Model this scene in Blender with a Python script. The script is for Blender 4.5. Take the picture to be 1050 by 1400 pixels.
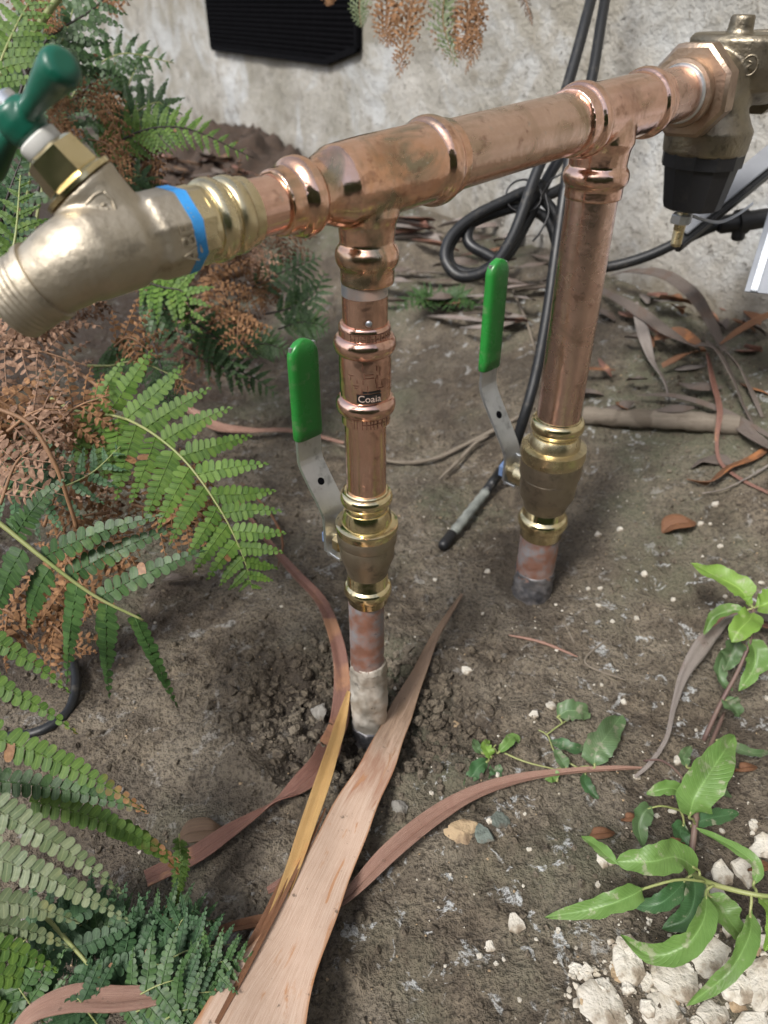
import bpy, bmesh, math, random
import numpy as np
from mathutils import Vector, Matrix

for o in list(bpy.data.objects):
    bpy.data.objects.remove(o, do_unlink=True)
scene = bpy.context.scene
COL = scene.collection
R = math.radians
random.seed(7)

# ------------------------------------------------------------------ camera, sky, sun, exposure
CAM_H = 0.545
PITCH = R(35.0)
cam = bpy.data.cameras.new('Camera')
cam.sensor_fit = 'VERTICAL'
cam.sensor_height = 9.8
cam.sensor_width = 7.35
cam.lens = 7.0
cam.clip_start = 0.01
cam.clip_end = 400
cam.dof.use_dof = True
cam.dof.focus_distance = 0.50
cam.dof.aperture_fstop = 2.2
cam_o = bpy.data.objects.new('Camera', cam)
cam_o.location = (0, 0, CAM_H)
cam_o.rotation_euler = (R(90) - PITCH, 0, 0)
COL.objects.link(cam_o)
scene.camera = cam_o

SUN_EL, SUN_AZ = R(50), R(218)          # compass direction the light comes from (0 = +Y, clockwise)
world = bpy.data.worlds.new('World')
scene.world = world
world.use_nodes = True
wn, wl = world.node_tree.nodes, world.node_tree.links
wn.clear()
sky = wn.new('ShaderNodeTexSky')
sky.sky_type = 'NISHITA'
sky.sun_disc = False
sky.sun_elevation = SUN_EL
sky.sun_rotation = SUN_AZ
sky.air_density = 1.0
sky.dust_density = 3.0
hs = wn.new('ShaderNodeHueSaturation')
hs.inputs['Saturation'].default_value = 0.52
bg = wn.new('ShaderNodeBackground')
bg.inputs['Strength'].default_value = 0.075
wo = wn.new('ShaderNodeOutputWorld')
wl.new(sky.outputs[0], hs.inputs['Color'])
wl.new(hs.outputs[0], bg.inputs['Color'])
wl.new(bg.outputs[0], wo.inputs['Surface'])

sun = bpy.data.lights.new('sun', 'SUN')
sun.energy = 1.5
sun.angle = R(12)
sun.color = (1.0, 0.97, 0.92)
sun_o = bpy.data.objects.new('sun', sun)
sd = Vector((math.sin(SUN_AZ) * math.cos(SUN_EL), math.cos(SUN_AZ) * math.cos(SUN_EL), math.sin(SUN_EL)))
sun_o.rotation_euler = sd.to_track_quat('Z', 'Y').to_euler()
sun_o.location = sd * 20
COL.objects.link(sun_o)

vs = scene.view_settings
vs.view_transform = 'Standard'
vs.look = 'None'
vs.exposure = 1.42
vs.gamma = 1.0
vs.use_curve_mapping = False
cy = scene.cycles
cy.max_bounces = 5
cy.diffuse_bounces = 3
cy.glossy_bounces = 3
cy.transmission_bounces = 2
cy.adaptive_threshold = 0.02
cy.caustics_reflective = False
cy.caustics_refractive = False

# ------------------------------------------------------------------ measuring helpers (photo measurements -> metres in the place)
cP, sP = math.cos(PITCH), math.sin(PITCH)

def ray(px, py):
    u, v = (px - 525) / 1000.0, (py - 700) / 1000.0
    return Vector((u, cP - v * sP, -sP - v * cP))

def at(px, py, z):
    return Vector((0, 0, CAM_H)) + ray(px, py) * z

def smooth(a, b, x):
    t = np.clip((x - a) / (b - a), 0, 1)
    return t * t * (3 - 2 * t)

def wall_dist(x, y):
    return 1.018 - 0.85 * x - 0.527 * y

HOLE = (-0.01, 0.455, 0.13, 0.088)

def gh(x, y):
    dw = wall_dist(x, y)
    ramp = 0.15 * (1 - smooth(0.0, 0.52, dw))
    ramp = ramp + 0.07 * np.exp(-((x + 0.56) / 0.24) ** 2 - ((y - 2.42) / 0.35) ** 2)
    e = np.sqrt(((x - HOLE[0]) / HOLE[2]) ** 2 + ((y - HOLE[1]) / HOLE[3]) ** 2)
    hole = -0.017 * (1 - smooth(0.35, 1.05, e))
    e2 = np.sqrt((x + 0.012) ** 2 + (y - 0.44) ** 2)
    hole2 = -0.012 * (1 - smooth(0.018, 0.05, e2))
    return ramp + hole + hole2

def spot(px, py, h=0.0):
    """the place on the ground (plus h) that the photo shows at px, py"""
    d = ray(px, py)
    hh = 0.0
    p = None
    for _ in range(14):
        z = (CAM_H - hh - h) / -d.z
        z = min(z, 6.0)
        p = Vector((0, 0, CAM_H)) + d * z
        hh = 0.5 * hh + 0.5 * float(gh(p.x, p.y))
    return p

def depth(p):
    return p.y * cP + (CAM_H - p.z) * sP

# ------------------------------------------------------------------ numpy noise
_rs = np.random.RandomState(3)
_perm = _rs.permutation(512)
_perm = np.concatenate([_perm, _perm, _perm])
_gr = _rs.uniform(-1, 1, (1536, 2))
_gr /= np.linalg.norm(_gr, axis=1)[:, None]

def pnoise(x, y):
    xi, yi = np.floor(x).astype(int), np.floor(y).astype(int)
    xf, yf = x - xi, y - yi
    def g(ix, iy, fx, fy):
        k = _perm[(_perm[ix & 511] + iy) & 511]
        return _gr[k, 0] * fx + _gr[k, 1] * fy
    u = xf * xf * xf * (xf * (xf * 6 - 15) + 10)
    v = yf * yf * yf * (yf * (yf * 6 - 15) + 10)
    a = g(xi, yi, xf, yf); b = g(xi + 1, yi, xf - 1, yf)
    c = g(xi, yi + 1, xf, yf - 1); d = g(xi + 1, yi + 1, xf - 1, yf - 1)
    return (a * (1 - u) + b * u) * (1 - v) + (c * (1 - u) + d * u) * v

def fbm(x, y, oct=4, gain=0.5):
    s, a, f = 0, 1, 1
    for k in range(oct):
        s = s + a * pnoise(x * f + 17.3 * k, y * f - 9.1 * k)
        a *= gain; f *= 2.03
    return s

# ------------------------------------------------------------------ object helpers
ORG = {}
def tag(o, label=None, cat=None, group=None, kind=None):
    if label: o['label'] = label
    if cat: o['category'] = cat
    if group: o['group'] = group
    if kind: o['kind'] = kind
    return o

def thing(name, origin, label, cat, group=None):
    o = bpy.data.objects.new(name, None)
    o.empty_display_size = 0.02
    COL.objects.link(o)
    o.location = origin
    ORG[o] = Vector(origin)
    return tag(o, label, cat, group)

def link(name, me, parent, origin):
    o = bpy.data.objects.new(name, me)
    COL.objects.link(o)
    ORG[o] = Vector(origin)
    if parent:
        o.parent = parent
        o.location = Vector(origin) - ORG[parent]
    else:
        o.location = origin
    return o

def mk(name, V, F, mats, parent=None, origin=None, smooth_=True, sharp=None, uv=None, attrs=None, mi=None):
    """one mesh object from world-space vertices"""
    if origin is None:
        origin = ORG[parent] if parent else V[0]
    origin = Vector(origin)
    me = bpy.data.meshes.new(name)
    me.from_pydata([tuple(Vector(v) - origin) for v in V], [], F)
    if not isinstance(mats, (list, tuple)): mats = [mats]
    for m in mats: me.materials.append(m)
    if mi: me.polygons.foreach_set('material_index', mi)
    if uv:
        l = me.uv_layers.new(name='UVMap')
        idx = np.empty(len(me.loops), dtype=np.int32)
        me.loops.foreach_get('vertex_index', idx)
        l.data.foreach_set('uv', np.asarray(uv, dtype=np.float32)[idx].ravel())
    if attrs:
        for k, a in attrs.items():
            at_ = me.attributes.new(k, 'FLOAT', 'POINT')
            at_.data.foreach_set('value', np.asarray(a, dtype=np.float32))
    if smooth_:
        me.polygons.foreach_set('use_smooth', [True] * len(me.polygons))
        if sharp: me.set_sharp_from_angle(angle=R(sharp))
    me.update()
    return link(name, me, parent, origin)

class G:
    """geometry collector"""
    def __init__(s): s.V, s.F, s.uv, s.A = [], [], [], {}
    def add(s, V, F):
        b = len(s.V)
        s.V += [Vector(v) for v in V]
        s.F += [tuple(i + b for i in f) for f in F]
    def lathe(s, p0, ax, prof, seg=48, closed=True, phase=0.0, ell=1.0):
        """prof = [(distance along axis, radius)]; solid of revolution with end caps"""
        ax = Vector(ax).normalized(); p0 = Vector(p0)
        e1 = ax.orthogonal().normalized() if abs(ax.z) < 0.9 else (Vector((1, 0, 0)) - ax * ax.x).normalized()
        if abs(ax.z) < 0.9: e1 = (Vector((0, 0, 1)) - ax * ax.z).normalized()
        e2 = ax.cross(e1)
        V, F = [], []
        for d, r in prof:
            for k in range(seg):
                a = 2 * math.pi * k / seg + phase
                V.append(p0 + ax * d + (e1 * math.cos(a) + e2 * math.sin(a) * ell) * r)
        n = len(prof)
        for i in range(n - 1):
            for k in range(seg):
                k2 = (k + 1) % seg
                F.append((i * seg + k, i * seg + k2, (i + 1) * seg + k2, (i + 1) * seg + k))
        if closed:
            F.append(tuple(reversed(range(seg))))
            F.append(tuple((n - 1) * seg + k for k in range(seg)))
        s.add(V, F)
        return s
    def tube(s, pts, rad, seg=8):
        pts = [Vector(p) for p in pts]
        n = len(pts)
        if not isinstance(rad, (list, tuple)): rad = [rad] * n
        V, F = [], []
        e = None
        for i, p in enumerate(pts):
            t = (pts[min(i + 1, n - 1)] - pts[max(i - 1, 0)]).normalized()
            if e is None: e = t.orthogonal().normalized()
            e = (e - t * e.dot(t)).normalized()
            f = t.cross(e)
            for k in range(seg):
                a = 2 * math.pi * k / seg
                V.append(p + (e * math.cos(a) + f * math.sin(a)) * rad[i])
        for i in range(n - 1):
            for k in range(seg):
                k2 = (k + 1) % seg
                F.append((i * seg + k, i * seg + k2, (i + 1) * seg + k2, (i + 1) * seg + k))
        F.append(tuple(reversed(range(seg))))
        F.append(tuple((n - 1) * seg + k for k in range(seg)))
        s.add(V, F)
        return s
    def box(s, c, ex, ey, ez, sx, sy, sz, bev=0.0):
        c = Vector(c); ex, ey, ez = [Vector(e).normalized() for e in (ex, ey, ez)]
        bm = bmesh.new()
        bmesh.ops.create_cube(bm, size=1)
        for v in bm.verts: v.co = Vector((v.co.x * sx, v.co.y * sy, v.co.z * sz))
        if bev: bmesh.ops.bevel(bm, geom=bm.edges[:], offset=bev, segments=2, affect='EDGES')
        bm.verts.index_update()
        s.add([c + ex * v.co.x + ey * v.co.y + ez * v.co.z for v in bm.verts], [tuple(v.index for v in f.verts) for f in bm.faces])
        bm.free()
        return s
    def make(s, name, mats, parent=None, origin=None, **k):
        return mk(name, s.V, s.F, mats, parent, origin, **k)

def fuse(g, voxel, iters=4, fac=0.5):
    """run overlapping solids together into one cast surface"""
    me = bpy.data.meshes.new('tmp')
    me.from_pydata([tuple(v) for v in g.V], [], g.F)
    o = bpy.data.objects.new('tmp', me)
    COL.objects.link(o)
    m = o.modifiers.new('r', 'REMESH'); m.mode = 'VOXEL'; m.voxel_size = voxel; m.adaptivity = 0
    m2 = o.modifiers.new('s', 'SMOOTH'); m2.iterations = iters; m2.factor = fac
    dg = bpy.context.evaluated_depsgraph_get()
    ev = bpy.data.meshes.new_from_object(o.evaluated_get(dg))
    out = G()
    out.V = [v.co.copy() for v in ev.vertices]
    out.F = [tuple(p.vertices) for p in ev.polygons]
    bpy.data.objects.remove(o, do_unlink=True)
    bpy.data.meshes.remove(ev)
    return out

def spline(pts, n):
    """Catmull-Rom through tuples of any length"""
    P = [np.array(p, dtype=float) for p in pts]
    P = [2 * P[0] - P[1]] + P + [2 * P[-1] - P[-2]]
    m = len(P) - 3
    out = []
    for i in range(n):
        t = i / (n - 1) * m
        k = min(int(t), m - 1); t -= k
        a, b, c, d = P[k], P[k + 1], P[k + 2], P[k + 3]
        out.append(0.5 * (2 * b + (c - a) * t + (2 * a - 5 * b + 4 * c - d) * t * t + (3 * b - a - 3 * c + d) * t ** 3))
    return out

# ------------------------------------------------------------------ materials
class NT:
    def __init__(s, name):
        s.m = bpy.data.materials.new(name)
        s.m.use_nodes = True
        s.n, s.l = s.m.node_tree.nodes, s.m.node_tree.links
        s.n.clear()
        s.out = s.n.new('ShaderNodeOutputMaterial')
        s.b = s.n.new('ShaderNodeBsdfPrincipled')
        s.l.new(s.b.outputs[0], s.out.inputs['Surface'])
        s.tc = s.n.new('ShaderNodeTexCoord')
        s.obj = s.tc.outputs['Object']
        s.uv = s.tc.outputs['UV']
    def put(s, sock, v):
        if hasattr(v, 'is_linked') or isinstance(v, bpy.types.NodeSocket): s.l.new(v, sock)
        elif isinstance(v, (tuple, list)):
            sock.default_value = tuple(v) + ((1.0,) if len(v) == 3 and len(sock.default_value) == 4 else ())
        else: sock.default_value = v
    def mapv(s, vec, scale=(1, 1, 1), loc=(0, 0, 0)):
        m = s.n.new('ShaderNodeMapping')
        s.l.new(vec, m.inputs['Vector'])
        m.inputs['Scale'].default_value = scale; m.inputs['Location'].default_value = loc
        return m.outputs[0]
    def noise(s, scale, detail=4, rough=0.55, vec=None, dist=0.0):
        t = s.n.new('ShaderNodeTexNoise')
        s.l.new(vec or s.obj, t.inputs['Vector'])
        t.inputs['Scale'].default_value = scale; t.inputs['Detail'].default_value = detail
        t.inputs['Roughness'].default_value = rough; t.inputs['Distortion'].default_value = dist
        return t.outputs['Fac']
    def voro(s, scale, vec=None, feature='F1', out='Distance', rnd=1.0):
        t = s.n.new('ShaderNodeTexVoronoi'); t.feature = feature
        s.l.new(vec or s.obj, t.inputs['Vector'])
        t.inputs['Scale'].default_value = scale
        t.inputs['Randomness'].default_value = rnd
        return t.outputs[out]
    def ramp(s, fac, *stops, interp='LINEAR'):
        r = s.n.new('ShaderNodeValToRGB'); r.color_ramp.interpolation = interp
        s.l.new(fac, r.inputs[0])
        el = r.color_ramp.elements
        while len(el) < len(stops): el.new(0.5)
        for e, (p, c) in zip(el, stops):
            e.position = p
            e.color = (c, c, c, 1) if isinstance(c, (int, float)) else tuple(c) + (1,)
        return r.outputs[0]
    def mix(s, fac, a, b, mode='MIX'):
        m = s.n.new('ShaderNodeMix'); m.data_type = 'RGBA'; m.blend_type = mode
        s.put(m.inputs[0], fac); s.put(m.inputs[6], a); s.put(m.inputs[7], b)
        return m.outputs[2]
    def math(s, op, a, b=0.0):
        m = s.n.new('ShaderNodeMath'); m.operation = op
        s.put(m.inputs[0], a); s.put(m.inputs[1], b)
        return m.outputs[0]
    def attr(s, name):
        a = s.n.new('ShaderNodeAttribute'); a.attribute_name = name
        return a.outputs['Fac']
    def sep(s, vec):
        x = s.n.new('ShaderNodeSeparateXYZ'); s.l.new(vec, x.inputs[0])
        return x.outputs
    def rand(s):
        return s.n.new('ShaderNodeObjectInfo').outputs['Random']
    def bump(s, h, strength=0.5, dist=0.001, prev=None):
        b = s.n.new('ShaderNodeBump')
        s.put(b.inputs['Height'], h)
        b.inputs['Strength'].default_value = strength; b.inputs['Distance'].default_value = dist
        if prev: s.l.new(prev, b.inputs['Normal'])
        return b.outputs[0]
    def set(s, **k):
        for a, v in k.items():
            s.put(s.b.inputs[{'color': 'Base Color', 'rough': 'Roughness', 'metal': 'Metallic', 'normal': 'Normal', 'spec': 'Specular IOR Level', 'coat': 'Coat Weight', 'coatr': 'Coat Roughness'}[a]], v)
        return s.m
    def translucent(s, color, fac):
        t = s.n.new('ShaderNodeBsdfTranslucent'); s.put(t.inputs[0], color)
        mx = s.n.new('ShaderNodeMixShader'); mx.inputs[0].default_value = fac
        s.l.new(s.b.outputs[0], mx.inputs[1]); s.l.new(t.outputs[0], mx.inputs[2])
        s.l.new(mx.outputs[0], s.out.inputs['Surface'])

M = {}
def copper(name, base, dull, stain, sf, rough, sstops=(0.5, 0.68)):
    t = NT(name)
    n1 = t.noise(34, 4, 0.62); n2 = t.noise(110, 3, 0.6); n3 = t.noise(19, 4, 0.6, dist=1.5)
    c = t.mix(t.ramp(n1, (0.35, 0), (0.7, 1)), base, dull)
    c = t.mix(t.math('MULTIPLY', t.ramp(n3, (sstops[0], 0), (sstops[1], 1)), sf), c, stain)
    c = t.mix(t.ramp(n2, (0.58, 0), (0.70, 0.5)), c, (0.26, 0.14, 0.10))
    run = t.noise(26, 4, 0.65, vec=t.mapv(t.obj, (1, 1, 0.25), (5, 2, 1)))
    c = t.mix(t.ramp(run, (0.56, 0), (0.66, 0.4)), c, tuple(x * 0.5 for x in dull))
    c = t.mix(t.ramp(t.noise(150, 3, 0.7), (0.66, 0), (0.70, 0.6)), c, (0.62, 0.55, 0.48))
    scr = t.noise(60, 3, 0.6, vec=t.mapv(t.obj, (1, 1, 9)))
    r = t.math('ADD', t.ramp(n1, (0.35, rough + 0.05), (0.7, rough + 0.15)), t.math('MULTIPLY', t.ramp(n3, (sstops[0], 0), (sstops[1], 1)), 0.12))
    nm = t.bump(scr, 0.08, 0.0006)
    nm = t.bump(t.noise(55, 3), 0.35, 0.0022, nm)
    M[name] = t.set(color=c, metal=1.0, rough=r, normal=nm)
copper('copper_new', (0.93, 0.62, 0.51), (0.84, 0.51, 0.40), (0.52, 0.27, 0.18), 0.6, 0.09)
copper('copper_fit', (0.93, 0.62, 0.50), (0.80, 0.49, 0.38), (0.42, 0.29, 0.19), 0.8, 0.08)
copper('copper_main', (0.86, 0.62, 0.51), (0.70, 0.48, 0.38), (0.44, 0.33, 0.22), 0.9, 0.12)
copper('copper_orange', (0.93, 0.61, 0.48), (0.82, 0.45, 0.26), (0.36, 0.31, 0.22), 0.95, 0.08, (0.46, 0.60))
copper('copper_riser', (0.85, 0.61, 0.52), (0.70, 0.48, 0.40), (0.46, 0.31, 0.23), 0.85, 0.16)

def old_pipe(name, a, b, cc):
    t = NT(name)
    n1 = t.noise(45, 5, 0.6); n2 = t.noise(110, 3, 0.6); n3 = t.noise(22, 4)
    c = t.mix(t.ramp(n1, (0.42, 0), (0.58, 1)), a, b)
    c = t.mix(t.ramp(n3, (0.5, 0), (0.66, 0.9)), c, cc)
    c = t.mix(t.ramp(n2, (0.66, 0), (0.74, 0.7)), c, (0.05, 0.055, 0.06))
    nm = t.bump(n1, 0.5, 0.0015); nm = t.bump(n2, 0.4, 0.0006, nm)
    M[name] = t.set(color=c, metal=t.ramp(n1, (0.4, 0.7), (0.6, 0.15)), rough=0.5, normal=nm)
old_pipe('old_copper', (0.36, 0.19, 0.14), (0.24, 0.23, 0.24), (0.30, 0.16, 0.11))
old_pipe('old_grey', (0.42, 0.38, 0.32), (0.50, 0.47, 0.42), (0.30, 0.25, 0.20))
old_pipe('old_dark', (0.09, 0.09, 0.10), (0.16, 0.15, 0.15), (0.05, 0.06, 0.075))
old_pipe('solder', (0.46, 0.48, 0.52), (0.60, 0.55, 0.50), (0.60, 0.40, 0.32))

def brass(name, base, dull, rough, grain=0.0, metal=1.0):
    t = NT(name)
    n1 = t.noise(40, 4); n2 = t.noise(260, 3, 0.6)
    c = t.mix(t.ramp(n1, (0.35, 0), (0.7, 1)), base, dull)
    c = t.mix(t.ramp(t.noise(75, 4, 0.65), (0.56, 0), (0.68, 0.55)), c, tuple(x * 0.42 for x in dull))
    nm = t.bump(t.noise(40, 3), 0.2, 0.002)
    if grain: nm = t.bump(n2, grain, 0.0009, nm)
    M[name] = t.set(color=c, metal=metal, rough=t.ramp(n1, (0.3, rough), (0.7, rough + 0.14)), normal=nm)
brass('brass', (0.84, 0.73, 0.47), (0.72, 0.60, 0.34), 0.10)
brass('brass_soft', (0.74, 0.64, 0.42), (0.60, 0.50, 0.31), 0.22, 0.15)
brass('bronze_cast', (0.52, 0.46, 0.37), (0.42, 0.37, 0.29), 0.48, 0.5)
brass('bronze_valve', (0.40, 0.34, 0.26), (0.30, 0.25, 0.19), 0.40, 0.4)
brass('bronze_dark', (0.30, 0.26, 0.19), (0.22, 0.19, 0.15), 0.38, 0.8)
brass('bronze_nut', (0.46, 0.35, 0.26), (0.36, 0.26, 0.20), 0.36, 0.5)
brass('zinc', (0.60, 0.62, 0.64), (0.48, 0.50, 0.52), 0.38, 0.2)
brass('zinc_bright', (0.78, 0.80, 0.82), (0.65, 0.67, 0.70), 0.3, 0.1)
brass('galvanised', (0.50, 0.53, 0.57), (0.40, 0.43, 0.47), 0.42, 0.2)

def plain(name, col, rough, bumpa=0.1, bscale=120, col2=None, coat=0.0, dust=0.0, spec=0.5):
    t = NT(name)
    n = t.noise(bscale, 3); n2 = t.noise(35, 4)
    c = t.mix(t.ramp(n2, (0.3, 0), (0.75, 1)), col, col2 or tuple(x * 0.8 for x in col))
    if dust:
        c = t.mix(t.math('MULTIPLY', t.ramp(t.noise(70, 5, 0.7), (0.56, 0), (0.72, 1)), dust), c, (0.30, 0.26, 0.20))
    M[name] = t.set(color=c, rough=t.ramp(n2, (0.3, rough), (0.75, min(1, rough + 0.12))), normal=t.bump(n, bumpa, 0.0006), coat=coat, spec=spec)
plain('green_vinyl', (0.022, 0.21, 0.035), 0.24, 0.3, 60, dust=0.4)
plain('green_paint', (0.006, 0.10, 0.062), 0.28, 0.05)
plain('white_plastic', (0.75, 0.74, 0.70), 0.4)
plain('black_plastic', (0.012, 0.012, 0.014), 0.42, 0.15, dust=0.06)
plain('black_rubber', (0.010, 0.011, 0.013), 0.40, 0.25, dust=0.16)
plain('dirty_rubber', (0.05, 0.055, 0.052), 0.7, 0.4, col2=(0.34, 0.36, 0.33))
plain('blue_tape', (0.045, 0.33, 0.78), 0.6, 0.35, 400)
plain('blue_nut', (0.16, 0.24, 0.42), 0.35)
plain('grey_paint', (0.22, 0.23, 0.25), 0.5)
plain('white_sheet', (0.26, 0.28, 0.32), 0.45)
plain('vent_black', (0.003, 0.003, 0.004), 0.85, 0.2, spec=0.08)
plain('print_black', (0.012, 0.012, 0.012), 0.5)
plain('print_light', (0.70, 0.52, 0.44), 0.4)
plain('mark_dark', (0.16, 0.07, 0.045), 0.5)

def leafmat(name, c1, c2, dryc, dryc2, rough, trans, gloss=0.5):
    t = NT(name)
    v = t.attr('var'); d = t.attr('dry'); rn = t.rand()
    n = t.noise(60, 3); n2 = t.noise(300, 2)
    f = t.math('ADD', t.math('MULTIPLY', v, 0.6), t.math('MULTIPLY', n, 0.5))
    g = t.mix(t.ramp(f, (0.25, 0), (0.8, 1)), c1, c2)
    g = t.mix(t.math('MULTIPLY', rn, 0.45), g, tuple(x * 0.5 for x in c1))
    g = t.mix(t.ramp(n, (0.62, 0), (0.72, 0.5)), g, (c2[0] * 1.5, c2[1] * 1.2, c2[2] * 0.8))
    dr = t.mix(t.ramp(n2, (0.35, 0), (0.65, 1)), dryc, dryc2)
    dr = t.mix(t.ramp(v, (0.1, 0.45), (0.7, 0)), dr, tuple(x * 0.5 for x in dryc2))
    dm = t.ramp(t.math('ADD', d, t.math('MULTIPLY', t.math('SUBTRACT', n, 0.5), 0.5)), (0.42, 0), (0.6, 1))
    e = t.attr('edge')
    g = t.mix(t.ramp(e, (0.0, 0.4), (0.16, 0)), g, (c2[0] * 1.5, c2[1] * 1.35, c2[2] * 1.3))
    g = t.mix(t.ramp(e, (0.72, 0), (1.0, 0.45)), g, tuple(x * 0.6 for x in c1))
    c = t.mix(dm, g, dr)
    t.set(color=c, rough=rough, spec=gloss, normal=t.bump(n2, 0.35, 0.0008))
    t.translucent(t.mix(0.35, c, (0.25, 0.35, 0.05)) if trans > 0.2 else c, trans)
    M[name] = t.m
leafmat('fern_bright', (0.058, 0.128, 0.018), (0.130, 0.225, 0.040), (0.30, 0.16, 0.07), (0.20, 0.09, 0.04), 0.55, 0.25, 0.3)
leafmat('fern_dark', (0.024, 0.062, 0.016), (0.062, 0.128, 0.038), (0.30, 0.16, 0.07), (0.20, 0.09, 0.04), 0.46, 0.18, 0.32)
leafmat('fern_blue', (0.022, 0.060, 0.022), (0.062, 0.130, 0.056), (0.25, 0.15, 0.08), (0.18, 0.09, 0.05), 0.52, 0.14, 0.25)
leafmat('fern_pale', (0.085, 0.13, 0.045), (0.19, 0.225, 0.115), (0.30, 0.17, 0.11), (0.20, 0.12, 0.07), 0.5, 0.15)
leafmat('fern_brown', (0.32, 0.175, 0.085), (0.16, 0.082, 0.042), (0.32, 0.175, 0.085), (0.16, 0.082, 0.042), 0.7, 0.15, 0.2)
leafmat('fern_pink', (0.38, 0.24, 0.165), (0.18, 0.105, 0.07), (0.38, 0.24, 0.165), (0.18, 0.105, 0.07), 0.7, 0.12, 0.2)
leafmat('fern_dusk', (0.075, 0.042, 0.027), (0.13, 0.075, 0.046), (0.075, 0.042, 0.027), (0.13, 0.075, 0.046), 0.75, 0.1, 0.2)  # dead fern brown, darkened to stand in for deep shade between fronds
plain('reflection_screen_green', (0.085, 0.125, 0.050), 0.8, 0.9, 40, col2=(0.045, 0.070, 0.028), spec=0.2)  # colour of the added out-of-view slab behind the camera
plain('stalk_green', (0.20, 0.24, 0.08), 0.45, col2=(0.28, 0.28, 0.12))
plain('stalk_brown', (0.26, 0.14, 0.07), 0.6, col2=(0.14, 0.075, 0.04))
plain('stalk_black', (0.025, 0.018, 0.014), 0.5)
plain('stalk_purple', (0.10, 0.055, 0.055), 0.55, col2=(0.16, 0.11, 0.08))

def weedmat(name, c1, c2, spots, trans, scar=(0.40, 0.38, 0.28)):
    t = NT(name)
    xyz = t.sep(t.uv)
    ax = t.math('ABSOLUTE', xyz[0])
    mid = t.ramp(ax, (0.0, 1), (0.07, 0))
    w = t.n.new('ShaderNodeTexWave'); w.inputs['Scale'].default_value = 2.4; w.inputs['Distortion'].default_value = 0.6
    w.bands_direction = 'Y'
    comb = t.n.new('ShaderNodeCombineXYZ')
    t.l.new(t.math('SUBTRACT', xyz[1], t.math('MULTIPLY', ax, 0.35)), comb.inputs[1])
    t.l.new(comb.outputs[0], w.inputs['Vector'])
    vein = t.ramp(w.outputs['Fac'], (0.8, 0), (0.97, 1))
    n = t.noise(50, 4)
    c = t.mix(t.ramp(n, (0.3, 0), (0.7, 1)), c1, c2)
    c = t.mix(t.math('MULTIPLY', mid, 0.55), c, tuple(min(1, x * 1.6 + 0.03) for x in c2))
    c = t.mix(t.math('MULTIPLY', vein, 0.12), c, tuple(x * 1.3 for x in c2))
    c = t.mix(t.math('MULTIPLY', t.ramp(t.noise(95, 4, 0.65), (0.57, 0), (0.64, 1)), spots), c, scar)
    c = t.mix(t.math('MULTIPLY', t.ramp(t.noise(26, 3, 0.6), (0.5, 0), (0.66, 0.6)), 1.0), c, tuple(x * 0.5 for x in c1))
    nm = t.bump(t.math('ADD', t.math('MULTIPLY', vein, -0.4), t.math('MULTIPLY', t.noise(160, 3), 0.6)), 0.45, 0.0012)
    t.set(color=c, rough=0.42, spec=0.45, normal=nm)
    t.translucent(t.mix(0.4, c, (0.35, 0.5, 0.05)), trans)
    M[name] = t.m
weedmat('weed_lime', (0.17, 0.31, 0.05), (0.245, 0.39, 0.085), 0.4, 0.3)
weedmat('weed_green', (0.11, 0.215, 0.05), (0.175, 0.295, 0.085), 0.6, 0.25)
weedmat('weed_dark', (0.035, 0.10, 0.035), (0.07, 0.15, 0.06), 0.6, 0.15)
weedmat('weed_grey', (0.06, 0.12, 0.045), (0.12, 0.18, 0.085), 0.75, 0.12, (0.26, 0.24, 0.18))

def strapmat(name, c1, c2, c3, st, rough=0.6, stain=(0.42, 0.17, 0.06), sa=0.5, spec=0.35):
    t = NT(name)
    xyz = t.sep(t.uv)
    fib = t.noise(6, 4, 0.6, vec=t.mapv(t.uv, (7, 0.35, 1)))
    fine = t.noise(14, 4, 0.7, vec=t.mapv(t.uv, (9, 0.5, 1), (4, 1, 0)))
    pat = t.noise(30, 5, 0.6)
    c = t.mix(t.ramp(fib, (0.35, 0), (0.65, 1)), c1, c2)
    c = t.mix(t.ramp(fine, (0.53, 0), (0.64, st)), c, c3)
    c = t.mix(t.math('MULTIPLY', t.ramp(t.noise(22, 4, 0.55, dist=0.6), (0.57, 0), (0.63, 1)), sa), c, stain)
    c = t.mix(t.ramp(t.noise(190, 3), (0.66, 0), (0.74, 0.6)), c, (0.05, 0.035, 0.025))
    nm = t.bump(fine, 0.5, 0.001); nm = t.bump(pat, 0.35, 0.003, nm)
    M[name] = t.set(color=c, rough=rough, normal=nm, spec=spec)
strapmat('strap_tan', (0.56, 0.38, 0.27), (0.50, 0.31, 0.20), (0.34, 0.17, 0.10), 0.5, 0.55)
strapmat('strap_tip', (0.17, 0.11, 0.07), (0.10, 0.062, 0.04), (0.06, 0.036, 0.024), 0.5, 0.6)
strapmat('strap_yellow', (0.46, 0.31, 0.13), (0.32, 0.175, 0.06), (0.18, 0.09, 0.045), 0.5, 0.5)
strapmat('strap_red', (0.20, 0.095, 0.070), (0.105, 0.048, 0.038), (0.30, 0.19, 0.14), 0.85, 0.5, (0.38, 0.20, 0.10))
strapmat('strap_pink', (0.30, 0.175, 0.13), (0.17, 0.090, 0.068), (0.44, 0.32, 0.25), 0.85, 0.5, (0.16, 0.07, 0.05), 0.25)
strapmat('strap_rust', (0.19, 0.085, 0.040), (0.11, 0.052, 0.028), (0.26, 0.15, 0.085), 0.5, 0.6)
strapmat('strap_grey', (0.13, 0.105, 0.09), (0.085, 0.068, 0.058), (0.18, 0.15, 0.13), 0.5, 0.75, (0.10, 0.06, 0.04), 0.4)
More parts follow.
